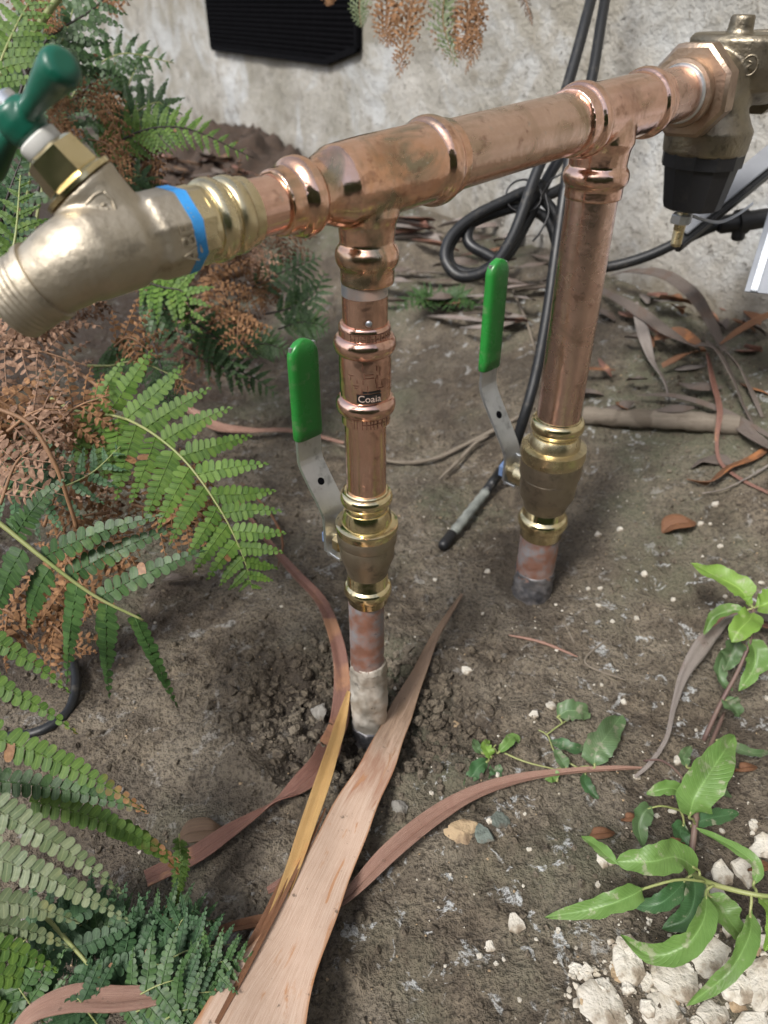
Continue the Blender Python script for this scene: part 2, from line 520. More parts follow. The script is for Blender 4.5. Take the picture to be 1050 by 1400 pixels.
strapmat('strap_ash', (0.25, 0.22, 0.20), (0.17, 0.145, 0.13), (0.10, 0.08, 0.07), 0.5, 0.8, (0.16, 0.10, 0.08), 0.3)
strapmat('bark', (0.20, 0.17, 0.135), (0.14, 0.115, 0.09), (0.08, 0.06, 0.045), 0.6, 0.85, (0.06, 0.045, 0.03), 0.5)

def bigleaf():
    t = NT('strap_big')
    xyz = t.sep(t.uv)
    fib = t.noise(5, 3, 0.6, vec=t.mapv(t.uv, (6, 0.25, 1)))
    fine = t.noise(16, 3, 0.7, vec=t.mapv(t.uv, (11, 0.35, 1), (4, 1, 0)))
    st = t.noise(5, 4, 0.6, vec=t.mapv(t.uv, (0.55, 0.42, 1), (2, 7, 0)), dist=0.5)
    c = t.mix(t.ramp(fib, (0.35, 0), (0.65, 1)), (0.50, 0.38, 0.30), (0.42, 0.295, 0.22))
    c = t.mix(t.ramp(fine, (0.54, 0), (0.62, 0.7)), c, (0.27, 0.155, 0.10))
    c = t.mix(t.ramp(st, (0.60, 0), (0.66, 0.7)), c, (0.36, 0.16, 0.06))
    edge = t.ramp(t.math('ABSOLUTE', xyz[0]), (0.90, 0), (0.985, 0.8))
    c = t.mix(edge, c, (0.30, 0.14, 0.06))
    pos = t.math('ADD', t.math('MULTIPLY', xyz[1], 0.2), t.math('MULTIPLY', t.math('SUBTRACT', st, 0.5), 0.35))
    c = t.mix(t.ramp(pos, (0.52, 0), (0.64, 0.85)), c, t.mix(t.ramp(fine, (0.4, 0), (0.6, 1)), (0.20, 0.135, 0.085), (0.11, 0.065, 0.04)))
    c = t.mix(t.ramp(t.math('ABSOLUTE', t.math('SUBTRACT', pos, 0.46)), (0.0, 0.6), (0.07, 0)), c, (0.26, 0.11, 0.06))
    c = t.mix(t.ramp(t.noise(170, 3), (0.66, 0), (0.74, 0.7)), c, (0.05, 0.035, 0.025))
    nm = t.bump(t.math('ADD', fine, t.math('MULTIPLY', fib, 1.5)), 0.35, 0.0008)
    M['strap_big'] = t.set(color=c, rough=0.55, normal=nm, spec=0.35)
bigleaf()

def stone(name, c1, c2, c3):
    t = NT(name)
    rn = t.rand()
    n = t.noise(55, 5, 0.65); n2 = t.noise(240, 3)
    c = t.mix(t.ramp(n, (0.4, 0), (0.65, 1)), c1, c2)
    c = t.mix(t.ramp(t.noise(40, 4, 0.65), (0.52, 0), (0.62, 0.85)), c, c3)
    c = t.mix(t.math('MULTIPLY', rn, 0.25), c, c3)
    nm = t.bump(n, 0.9, 0.004); nm = t.bump(n2, 0.7, 0.0012, nm)
    M[name] = t.set(color=c, rough=0.85, normal=nm)
stone('plaster_chip', (0.56, 0.53, 0.47), (0.42, 0.375, 0.30), (0.17, 0.13, 0.09))
stone('stone_grey', (0.24, 0.23, 0.21), (0.17, 0.16, 0.14), (0.12, 0.10, 0.08))
stone('stone_tan', (0.38, 0.28, 0.17), (0.28, 0.20, 0.12), (0.16, 0.11, 0.07))
stone('stone_green', (0.13, 0.16, 0.14), (0.09, 0.11, 0.10), (0.10, 0.08, 0.06))

# soil: colours only, relief is in the mesh
def soilmat(name, clod=False):
    t = NT(name)
    n1 = t.noise(9, 4, 0.6); n2 = t.noise(42, 4, 0.65); n3 = t.noise(260, 3, 0.7); n4 = t.noise(3.6, 3, 0.6)
    c = t.mix(t.ramp(n2, (0.34, 0), (0.66, 1)), (0.062, 0.048, 0.035), (0.172, 0.140, 0.102))
    c = t.mix(t.ramp(n1, (0.44, 0), (0.62, 0.8)), c, (0.205, 0.175, 0.134))
    c = t.mix(t.ramp(n3, (0.36, 0.75), (0.52, 0)), c, (0.024, 0.019, 0.015))
    if not clod:
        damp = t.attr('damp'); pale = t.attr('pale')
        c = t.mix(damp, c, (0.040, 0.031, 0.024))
        c = t.mix(t.math('MULTIPLY', t.attr('mould_shade'), 0.9), c, t.mix(n3, (0.016, 0.011, 0.008), (0.045, 0.028, 0.019)))  # deep shade under the ferns put into the soil colour
        mossn = t.math('MULTIPLY', t.ramp(n4, (0.50, 0), (0.60, 1)), t.ramp(n2, (0.40, 0.25), (0.6, 0.75)))
        c = t.mix(mossn, c, (0.092, 0.096, 0.062))
        spl = t.ramp(t.noise(52, 4, 0.65, dist=0.7), (0.585, 0), (0.635, 1))
        c = t.mix(t.math('MULTIPLY', t.math('MULTIPLY', spl, t.ramp(n3, (0.40, 0.1), (0.54, 1))), pale), c, (0.40, 0.41, 0.41))
    h = t.math('ADD', t.math('MULTIPLY', n2, 2.2), n3)
    nm = t.bump(h, 1.0, 0.0046)
    M[name] = t.set(color=c, rough=t.ramp(n2, (0.3, 0.62), (0.7, 0.9)), normal=nm, spec=0.3)
soilmat('soil'); soilmat('soil_clod', True)
plain('mould_shade', (0.030, 0.020, 0.014), 0.9, 0.8, 60, col2=(0.062, 0.040, 0.028))

def wallmat():
    t = NT('plastered_concrete')
    n1 = t.noise(2.6, 5, 0.62); n2 = t.noise(17, 4, 0.66); n3 = t.noise(85, 3, 0.7)
    st = t.noise(4.6, 5, 0.62, vec=t.mapv(t.obj, (1, 1, 1.0)), dist=0.8)
    c = t.mix(t.ramp(n1, (0.40, 0), (0.60, 1)), (0.25, 0.235, 0.20), (0.39, 0.375, 0.345))
    c = t.mix(t.ramp(st, (0.48, 0), (0.60, 0.7)), c, (0.46, 0.475, 0.485))
    c = t.mix(t.ramp(n2, (0.56, 0), (0.68, 0.6)), c, (0.19, 0.17, 0.14))
    c = t.mix(t.ramp(n3, (0.60, 0), (0.68, 0.8)), c, (0.10, 0.09, 0.078))
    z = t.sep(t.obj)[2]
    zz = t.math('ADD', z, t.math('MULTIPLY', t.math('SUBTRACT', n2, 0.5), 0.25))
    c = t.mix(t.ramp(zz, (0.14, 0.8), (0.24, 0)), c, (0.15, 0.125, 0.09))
    c = t.mix(t.ramp(zz, (0.42, 0), (0.60, 0.6)), c, (0.25, 0.225, 0.175))
    ck = t.voro(1.5, vec=t.mapv(t.obj, (1, 1, 1), (3.1, 0.7, 0.4)), feature='DISTANCE_TO_EDGE')
    ckd = t.math('ADD', ck, t.math('MULTIPLY', t.math('SUBTRACT', n2, 0.5), 0.22))
    crack = t.math('MULTIPLY', t.ramp(t.math('ABSOLUTE', ckd), (0.003, 1), (0.010, 0)), t.ramp(n1, (0.48, 0), (0.58, 0.8)))
    c = t.mix(crack, c, (0.06, 0.05, 0.042))
    h = t.math('SUBTRACT', t.math('ADD', n2, t.math('MULTIPLY', n3, 0.35)), t.math('MULTIPLY', crack, 0.5))
    M['wall'] = t.set(color=c, rough=0.9, normal=t.bump(h, 0.55, 0.018), spec=0.25)
wallmat()

# ------------------------------------------------------------------ ground: one sheet, fine near the pipes, reaching the horizon
def axis_steps(a, b, fine, far_lo, far_hi):
    mid = list(np.arange(a, b, fine))
    lo, s, x = [], fine, a
    while x > far_lo:
        s *= 1.22; x -= s; lo.append(x)
    hi, s, x = [], fine, mid[-1]
    while x < far_hi:
        s *= 1.22; x += s; hi.append(x)
    return np.array(lo[::-1] + mid + hi)

def soil_relief(x, y):
    near = 1 - smooth(1.6, 3.0, np.sqrt(x * x + (y - 0.6) ** 2))
    h = 0.012 * fbm(x * 4, y * 4, 3) + 0.0065 * fbm(x * 17, y * 17, 4) + 0.0030 * fbm(x * 80, y * 80, 3, 0.6) * (0.4 + 1.2 * smooth(-.2, .3, pnoise(x * 7, y * 7)))
    e = np.sqrt(((x - HOLE[0]) / HOLE[2]) ** 2 + ((y - HOLE[1]) / HOLE[3]) ** 2) + 0.35 * fbm(x * 12, y * 12, 3)
    crumb = (1 - smooth(0.62, 0.95, e))
    bl = np.abs(fbm(x * 42, y * 42, 3, 0.6))
    h = h + crumb * (0.024 * bl ** 0.7 - 0.010) + crumb * 0.006 * fbm(x * 160, y * 160, 2)
    # broken lip of the dug soil
    h = h + 0.006 * np.exp(-((e - 1.0) / 0.12) ** 2)
    ck = np.abs(pnoise(x * 9 + 3, y * 9)) + 0.25 * np.abs(pnoise(x * 30, y * 30))
    h = h - 0.009 * (1 - smooth(0.0, 0.05, ck)) * smooth(-0.1, 0.3, pnoise(x * 3.1, y * 3.1 + 5))
    return h * near

xs = axis_steps(-0.62, 0.72, 0.0036, -60, 60)
ys = axis_steps(0.14, 1.30, 0.0036, -60, 60)
GX, GY = np.meshgrid(xs, ys)
GZ = gh(GX, GY) + soil_relief(GX, GY)
nx, ny = len(xs), len(ys)
me = bpy.data.meshes.new('ground')
co = np.stack([GX, GY, GZ], -1).reshape(-1, 3).astype(np.float32)
idx = np.arange(nx * ny).reshape(ny, nx)
q = np.stack([idx[:-1, :-1], idx[:-1, 1:], idx[1:, 1:], idx[1:, :-1]], -1).reshape(-1, 4)
me.vertices.add(len(co)); me.vertices.foreach_set('co', co.ravel())
me.loops.add(q.size); me.loops.foreach_set('vertex_index', q.ravel().astype(np.int32))
me.polygons.add(len(q)); me.polygons.foreach_set('loop_start', np.arange(0, q.size, 4, dtype=np.int32))
me.update(calc_edges=True)
me.polygons.foreach_set('use_smooth', np.ones(len(q), dtype=bool))
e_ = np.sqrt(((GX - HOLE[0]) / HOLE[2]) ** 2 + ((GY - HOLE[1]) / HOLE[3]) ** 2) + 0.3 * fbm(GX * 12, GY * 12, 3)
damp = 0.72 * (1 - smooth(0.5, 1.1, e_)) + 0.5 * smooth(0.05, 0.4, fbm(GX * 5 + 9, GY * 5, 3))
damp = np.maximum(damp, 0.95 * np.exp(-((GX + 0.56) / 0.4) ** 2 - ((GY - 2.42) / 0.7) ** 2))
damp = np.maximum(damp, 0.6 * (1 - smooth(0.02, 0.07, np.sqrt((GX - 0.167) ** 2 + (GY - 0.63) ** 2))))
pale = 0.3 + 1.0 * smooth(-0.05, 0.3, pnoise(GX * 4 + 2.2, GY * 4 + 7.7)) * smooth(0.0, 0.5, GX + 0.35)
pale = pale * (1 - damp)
mould_shade = 1 - smooth(-0.06, 0.06, GX + 0.255 - 0.14 * np.maximum(0, GY - 1.1) + 0.10 * fbm(GX * 8, GY * 8, 3))  # area beneath the ferns where shade is painted as near-black soil
mould_shade = mould_shade * smooth(0.42, 0.60, GY + 0.1 * fbm(GX * 6 + 4, GY * 6, 2))
for k, a in (('mould_shade', mould_shade), ('damp', np.clip(damp, 0, 0.85)), ('pale', np.clip(pale, 0, 1))):
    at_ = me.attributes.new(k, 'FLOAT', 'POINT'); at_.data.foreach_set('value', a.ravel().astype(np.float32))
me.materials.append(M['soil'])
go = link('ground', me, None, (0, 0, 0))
tag(go, 'bare brown damp soil with grit and pale specks', None, kind='structure')

def top(x, y):
    return float(gh(np.float64(x), np.float64(y)) + soil_relief(np.array([x]), np.array([y]))[0])

mx, my = np.meshgrid(np.linspace(-1.25, 0.10, 110), np.linspace(1.75, 3.05, 100))
mr = np.exp(-(np.abs((mx + 0.50) / 0.36)) ** 3 - ((my - 2.35) / 0.40) ** 2)
mz = gh(mx, my) - 0.03 + mr * (0.045 + 0.10 * np.abs(fbm(mx * 9, my * 9, 4, 0.6)))
mh = mx.shape
mi_ = np.arange(mx.size).reshape(mh)
mq = np.stack([mi_[:-1, :-1], mi_[:-1, 1:], mi_[1:, 1:], mi_[1:, :-1]], -1).reshape(-1, 4)
mo = mk('soil_mound', np.stack([mx, my, mz], -1).reshape(-1, 3).tolist(), [tuple(int(i) for i in f) for f in mq], M['mould_shade'], None, (-0.58, 2.40, 0.1))
tag(mo, 'dark heap of leafmould against the wall foot behind the tap', None, kind='structure')

# ------------------------------------------------------------------ wall and its vent
WD = Vector((0.527, -0.850, 0)).normalized()      # along the wall, towards the right and nearer
WN = Vector((-0.850, -0.527, 0)).normalized()     # out of the wall
WA = Vector((0.122, 1.735, 0))
def wall_at(px, py):
    d = ray(px, py); c = Vector((0, 0, CAM_H))
    t = (WA - c).dot(WN) / d.dot(WN)
    return c + d * t
us = np.concatenate([np.arange(-7, -3.2, 0.2), np.arange(-3.2, 1.6, 0.016), np.arange(1.6, 3.01, 0.1)])
zs = np.concatenate([np.arange(-0.3, 1.0, 0.016), np.arange(1.0, 2.61, 0.1)])
V, F = [], []
UU, ZZ = np.meshgrid(us, zs)
WR = 0.012 * fbm(UU * 2.2, ZZ * 2.2, 3) + 0.005 * fbm(UU * 11, ZZ * 11, 4)
for j in range(len(zs)):
    for i in range(len(us)):
        V.append(WA + WD * us[i] + WN * float(WR[j, i]) + Vector((0, 0, zs[j])))
nu = len(us)
for j in range(len(zs) - 1):
    for i in range(nu - 1):
        F.append((j * nu + i, j * nu + i + 1, (j + 1) * nu + i + 1, (j + 1) * nu + i))
b = len(V)
corners = [WA + WD * us[a] + Vector((0, 0, zs[c])) - WN * 0.2 for a, c in ((0, 0), (-1, 0), (-1, -1), (0, -1))]
V += corners
ends = [0, nu - 1, len(V) - 4 - 1, (len(zs) - 1) * nu]
F.append((b + 3, b + 2, b + 1, b))
for k in range(4):
    k2 = (k + 1) % 4
    F.append((ends[k], b + k, b + k2, ends[k2]))
wo_ = mk('foundation_wall', V, F, M['wall'], None, (WA.x, WA.y, 0))
tag(wo_, 'weathered grey plastered concrete foundation wall behind the pipes', 'wall')

# added dark green slab behind the camera, so the copper has dark reflections
hx, hz = np.meshgrid(np.linspace(-4, 4, 150), np.linspace(-0.05, 1.75, 40))
hy = -1.7 + 0.16 * fbm(hx * 2.2, hz * 2.2, 3) + 0.10 * fbm(hx * 9, hz * 9, 3) + 0.25 * smooth(1.4, 1.75, hz) * -1
front = np.stack([hx, hy, hz + 0.08 * fbm(hx * 3, hz, 2)], -1).reshape(-1, 3)
back = np.stack([hx, hy * 0 - 2.5, hz], -1).reshape(-1, 3)
ni = np.arange(hx.size).reshape(hx.shape); nb = hx.size
HF = [tuple(int(v) for v in q_) for q_ in np.stack([ni[:-1, :-1], ni[:-1, 1:], ni[1:, 1:], ni[1:, :-1]], -1).reshape(-1, 4)]
HF += [(int(ni[-1, k]), int(ni[-1, k + 1]), int(nb + ni[-1, k + 1]), int(nb + ni[-1, k])) for k in range(149)]
HF += [(int(nb + ni[0, 0]), int(nb + ni[-1, 0]), int(nb + ni[-1, -1]), int(nb + ni[0, -1]))]
hg = mk('reflection_screen', front.tolist() + back.tolist(), HF, M['reflection_screen_green'], None, (0, -1.9, 0))
tag(hg, 'unseen dark green slab added behind the camera for dark reflections', 'reflection_screen')

# crawl-space vent with mesh screen
v0, v1, v2, v3 = wall_at(295, 65), wall_at(452, 92), wall_at(494, 66), wall_at(494, 10)
UP = Vector((0, 0, 1))
def wu(p): return (p - WA).dot(WD)
ua, ub, uc = wu(v0), wu(v1), wu(v2)
zb, zc = v0.z, v2.z
zt = zb + 0.42
off = 0.030
def wp(u, z, o): return WA + WD * u + UP * z + WN * o
vt = thing('crawl_space_vent', wp(ua, zb, off), 'black mesh covered vent opening in the concrete wall', 'vent')
outline = [(ua, zb), (ub, zb), (uc, zc), (uc, zt), (ua, zt)]
V = [wp(u, z, 0.0) for u, z in outline] + [wp(u, z, 0.012) for u, z in outline]
F = [tuple(range(5, 10)), tuple(reversed(range(5)))] + [(k, (k + 1) % 5, 5 + (k + 1) % 5, 5 + k) for k in range(5)]
mk('backing', V, F, M['vent_black'], vt, smooth_=False)
g = G()
for k in range(5):
    a, c = outline[k], outline[(k + 1) % 5]
    pa, pc = wp(a[0], a[1], 0.010), wp(c[0], c[1], 0.010)
    d = (pc - pa)
    g.box((pa + pc) / 2, d, WN, d.cross(WN), d.length, 0.013, 0.014)
g.make('frame', M['vent_black'], vt, smooth_=False)
g = G()
z = zb + 0.012
while z < zt:
    uu = uc if z > zc else ub + (uc - ub) * (z - zb) / (zc - zb)
    g.box(wp((ua + uu) / 2, z, 0.0145), WD, WN, UP, uu - ua, 0.003, 0.004); z += 0.0115
u = ua + 0.012
while u < uc:
    zl = zb if u < ub else zb + (zc - zb) * (u - ub) / (uc - ub)
    g.box(wp(u, (zl + zt) / 2, 0.0135), WD, WN, UP, 0.003, 0.0026, zt - zl); u += 0.0115
g.make('screen', M['vent_black'], vt, smooth_=False)['kind'] = 'stuff'

# ------------------------------------------------------------------ copper pipework
LX, LY, RX, RY = -0.015, 0.447, 0.167, 0.626
PL = Vector((-0.010, 0.447, 0.462)); PR = Vector((0.167, 0.624, 0.4745))
PD = (PR - PL).normalized()
def hL(py): z = LY / (cP - (py - 700) / 1000 * sP); return CAM_H - z * (sP + (py - 700) / 1000 * cP)
def hR(py): z = RY / (cP - (py - 700) / 1000 * sP); return CAM_H - z * (sP + (py - 700) / 1000 * cP)

def bead(c, r, w, base, n=8):
    """rounded press-fitting ring round c"""
    return [(c + w * math.cos(math.pi * (1 - k / n)), base + (r - base) * math.sin(math.pi * k / n)) for k in range(n + 1)]

pipes = thing('copper_pipe_manifold', (LX, LY, hL(675)), 'copper press-fitted pipework with two tees, level header and two risers', 'pipework')

def tee(name, P, tl, tr, r_left, r_run, r_branch, ring_l, ring_r, ring_b, drop, mat, body):
    """tee on the header: run along PD, branch hanging down"""
    g = G()
    prof = [(-tl, r_left + 0.0022), (-tl + 0.010, r_left + 0.0022)]
    prof += bead(-tl + 0.0165, ring_l, 0.0062, r_left + 0.0025)
    prof += [(-tl + 0.028, r_left + 0.0022)]
    if abs(r_left - r_run) > 0.002: prof += [(-tl + 0.033, r_left + 0.0035), (-tl + 0.043, r_run + 0.0012)]
    prof += [(body, r_run + 0.0020), (tr - 0.022, r_run + 0.0020)]
    prof += bead(tr - 0.0145, ring_r, 0.0064, r_run + 0.0025)
    prof += [(tr - 0.007, r_run + 0.0022), (tr, r_run + 0.0022)]
    g.lathe(P, PD, prof, 64)
    dn = Vector((0, 0, -1))
    pb = [(0.0, r_branch + 0.0018), (r_run * 0.9, r_branch + 0.005), (r_run + 0.004, r_branch + 0.0026), (drop - 0.0245, r_branch + 0.0018)]
    pb += bead(drop - 0.0165, ring_b, 0.0062, r_branch + 0.0022)
    pb += [(drop - 0.008, r_branch + 0.0020), (drop, r_branch + 0.0020)]
    g.lathe(P, dn, pb, 64)
    f = fuse(g, 0.0011, 5)
    return f.make(name, M[mat], pipes, origin=P)

dl = PL.z - hL(386)
tee('tee', PL, 0.066, 0.068, 0.0145, 0.0204, 0.0145, 0.0208, 0.0258, 0.0195, dl, 'copper_orange', 0.0)
dr = PR.z - hR(270)
tee('tee', PR, 0.050, 0.072, 0.0206, 0.0206, 0.0206, 0.0260, 0.0260, 0.0258, dr, 'copper_fit', -0.012)
# header pipe and stubs
L_ = (PR - PL).length
G().lathe(PL + PD * 0.055, PD, [(0, 0.0206), (L_ - 0.055 - 0.035, 0.0206)], 64).make('header_pipe', M['copper_main'], pipes, origin=PL + PD * 0.055, sharp=40)
G().lathe(PL - PD * 0.095, PD, [(0, 0.0143), (0.040, 0.0143)], 48).make('stub_pipe', M['copper_new'], pipes, origin=PL - PD * 0.09, sharp=40)
G().lathe(PR + PD * 0.060, PD, [(0, 0.0206), (0.054, 0.0206)], 48).make('stub_pipe', M['copper_riser'], pipes, origin=PR + PD * 0.06, sharp=40)
G().lathe(PR + PD * 0.1125, PD, [(0, 0.0214), (0.0015, 0.0226), (0.004, 0.0226), (0.0055, 0.0212)], 48).make('solder_ring', M['zinc_bright'], pipes, origin=PR + PD * 0.12, sharp=50)
# left riser: short joint pipe, coupling, new pipe
def vert(name, x, y, prof, mat, seg=64, parent=None, sharp=45, lean=0.0):
    parent = parent or pipes
    h0 = prof[0][0]
    return G().lathe((x, y, h0), (lean, 0, 1), [(h - h0, r) for h, r in prof], seg).make(name, M[mat], parent, origin=(x, y, h0), sharp=sharp)
xl = -0.0118
h385, h398, h437 = hL(385), hL(402), hL(440)
vert('riser_pipe', xl, LY, [(h437 - 0.01, 0.0144), (h398, 0.0144)], 'copper_fit')
vert('tinned_band', xl, LY, [(h398 + 0.0002, 0.01445), (h385 + 0.004, 0.01445)], 'solder')
cb = hL(574)
b1, b2 = hL(468), hL(550)
rc = 0.0166
prof = [(cb, rc), (b2 - 0.010, rc)] + bead(b2, 0.0203, 0.0060, rc) + [(b2 + 0.011, rc + 0.0006), (b1 - 0.011, rc + 0.0006)] + bead(b1, 0.0203, 0.0060, rc) + [(b1 + 0.010, rc), (h437 - 0.0015, rc), (h437, rc - 0.001)]
cpl = vert('coupling', xl - 0.0005, LY, prof, 'copper_new', 72)
vert('riser_pipe', xl - 0.001, LY, [(0.236, 0.0144), (cb + 0.006, 0.0144)], 'copper_new')
# right riser
vert('riser_pipe', 0.1670, 0.6255, [(0.200, 0.0206), (PR.z - dr + 0.012, 0.0206)], 'copper_riser', lean=0.0)
# pressed dashes round the coupling lips and the printed mark
def wrap(V, cx, cy, r, ang0, z0):
    """bend flat (x, y) outlines round a vertical pipe; x runs to the right as seen from the front"""
    out = []
    for v in V:
        a = ang0 + v[0] / r
        rr = r + (v[2] if len(v) > 2 else 0)
        out.append(Vector((cx + rr * math.sin(a), cy - rr * math.cos(a), z0 + v[1])))
    return out
def dash(g, x0, x1, y0, y1, cx, r, ang, z0):
    n = max(2, int(abs(x1 - x0) / 0.001))
    V, F = [], []
    for k in range(n + 1):
        x = x0 + (x1 - x0) * k / n
        V += wrap([(x, y0), (x, y1)], cx, LY, r, ang, z0)
    for k in range(n): F.append((2 * k, 2 * k + 2, 2 * k + 3, 2 * k + 1))
    g.add(V, F)
g = G()
rnd = random.Random(5)
for zz0, hh in ((h437 - 0.0095, 0.0065), (cb + 0.001, 0.0065)):
    x = -0.024
    while x < 0.024:
        dash(g, x, x + 0.0005, 0, hh, xl, rc + 0.0003, 0, zz0)
        if rnd.random() < 0.6: dash(g, x, x + 0.0028, hh * 0.5, hh * 0.5 + 0.0005, xl, rc + 0.0003, 0, zz0)
        x += rnd.choice((0.0022, 0.0029, 0.0036))
    dash(g, -0.024, 0.024, hh, hh + 0.0005, xl, rc + 0.0003, 0, zz0)
for _ in range(34):
    x = rnd.uniform(-0.02, 0.02); y = rnd.uniform(0.012, 0.030)
    if rnd.random() < 0.6: dash(g, x, x + rnd.uniform(0.002, 0.007), y, y + 0.0005, xl, rc + 0.0009, 0, b2)
    else: dash(g, x, x + 0.0005, y, y + rnd.uniform(0.002, 0.005), xl, rc + 0.0009, 0, b2)
g.make('stamped_lines', M['mark_dark'], cpl, smooth_=False)['kind'] = 'stuff'
g = G()
dash(g, -0.006, 0.0105, 0.0075, 0.0138, xl, rc + 0.0009, 0, b2)
dash(g, -0.002, 0.0105, 0.0146, 0.0158, xl, rc + 0.0009, 0, b2)
g.make('printed_band', M['print_black'], cpl, smooth_=False)
def text_mesh(s, size, extrude=0.0):
    cu = bpy.data.curves.new('txt', 'FONT'); cu.body = s; cu.size = size; cu.extrude = extrude; cu.resolution_u = 3
    o = bpy.data.objects.new('txt', cu); COL.objects.link(o)
    dg = bpy.context.evaluated_depsgraph_get()
    m = bpy.data.meshes.new_from_object(o.evaluated_get(dg))
    V = [v.co.copy() for v in m.vertices]; F = [tuple(p.vertices) for p in m.polygons]
    bpy.data.objects.remove(o, do_unlink=True); bpy.data.meshes.remove(m)
    return V, F
V, F = text_mesh('Coaia', 0.0068)
mk('printed_letters', wrap([(v.x - 0.0053, v.y + 0.0086, 0.0) for v in V], xl, LY, rc + 0.0012, 0, b2), F, M['print_light'], cpl, smooth_=False)
# dab of solder on the joint pipe
bm = bmesh.new(); bmesh.ops.create_icosphere(bm, subdivisions=2, radius=0.0022)
dabc = Vector((xl + 0.0025, LY - 0.0142, hL(432)))
V = [dabc + Vector((v.co.x, v.co.y * 0.5, v.co.z)) for v in bm.verts]; F = [tuple(v.index for v in f.verts) for f in bm.faces]; bm.free()
mk('solder_dab', V, F, M['galvanised'], pipes)

# buried stubs the valves stand on
st = thing('buried_pipe_stub', (LX, LY, -0.06), 'corroded whitish grey pipe stub rising from the dug hole below the front valve', 'pipe')
y_ = LY
jn = hL(905)
def crust(name, x, y, h0, h1, rf, mat, parent, rough=0.0009, lean=0.0):
    """old pipe with a lumpy corroded skin"""
    n, seg = 44, 56
    hh = np.linspace(h0, h1, n); aa = np.linspace(0, 2 * np.pi, seg, endpoint=False)
    A, H = np.meshgrid(aa, hh)
    d = rough * (fbm(np.cos(A) * 2.2 + H * 45, np.sin(A) * 2.2 + H * 90, 4, 0.6) * 1.6 + 0.5 * fbm(np.cos(A) * 7 + 5 + H * 160, np.sin(A) * 7 + H * 260, 2))
    Rr = np.array([[rf(h_)] * seg for h_ in hh]) + d
    V = [Vector((x + lean * (h_ - h0) + Rr[i, k] * math.cos(aa[k]), y + Rr[i, k] * math.sin(aa[k]), h_)) for i, h_ in enumerate(hh) for k in range(seg)]
    F = [(i * seg + k, i * seg + (k + 1) % seg, (i + 1) * seg + (k + 1) % seg, (i + 1) * seg + k) for i in range(n - 1) for k in range(seg)]
    F.append(tuple((n - 1) * seg + k for k in range(seg)))
    return mk(name, V, F, M[mat], parent, origin=(x, y, h0))
crust('pipe', LX + 0.0005, y_, jn - 0.004, 0.150, lambda h_: 0.0145, 'old_copper', st, 0.0003)
crust('sleeve', LX + 0.0015, y_, -0.03, jn + 0.003, lambda h_: 0.0158 + 0.0010 * math.exp(-((h_ - 0.030) / 0.022) ** 2) - (0.0010 if h_ > jn else 0) + 0.0006 * math.exp(-((h_ - jn + 0.001) / 0.0012) ** 2), 'old_grey', st, 0.0011, 0.0)
crust('foot', LX + 0.0024, y_ - 0.0006, -0.07, -0.006, lambda h_: 0.0172, 'old_dark', st, 0.0014)
st = thing('buried_pipe_stub', (RX, RY, -0.06), 'short blotchy copper pipe stub with blackened foot below the rear valve', 'pipe')
crust('pipe', RX, RY, hR(785), 0.082, lambda h_: 0.0207, 'old_copper', st, 0.0004)
crust('foot', RX, RY, -0.05, hR(776), lambda h_: 0.0218 - 0.0008 * smooth(0.015, 0.03, h_), 'old_dark', st, 0.0016)

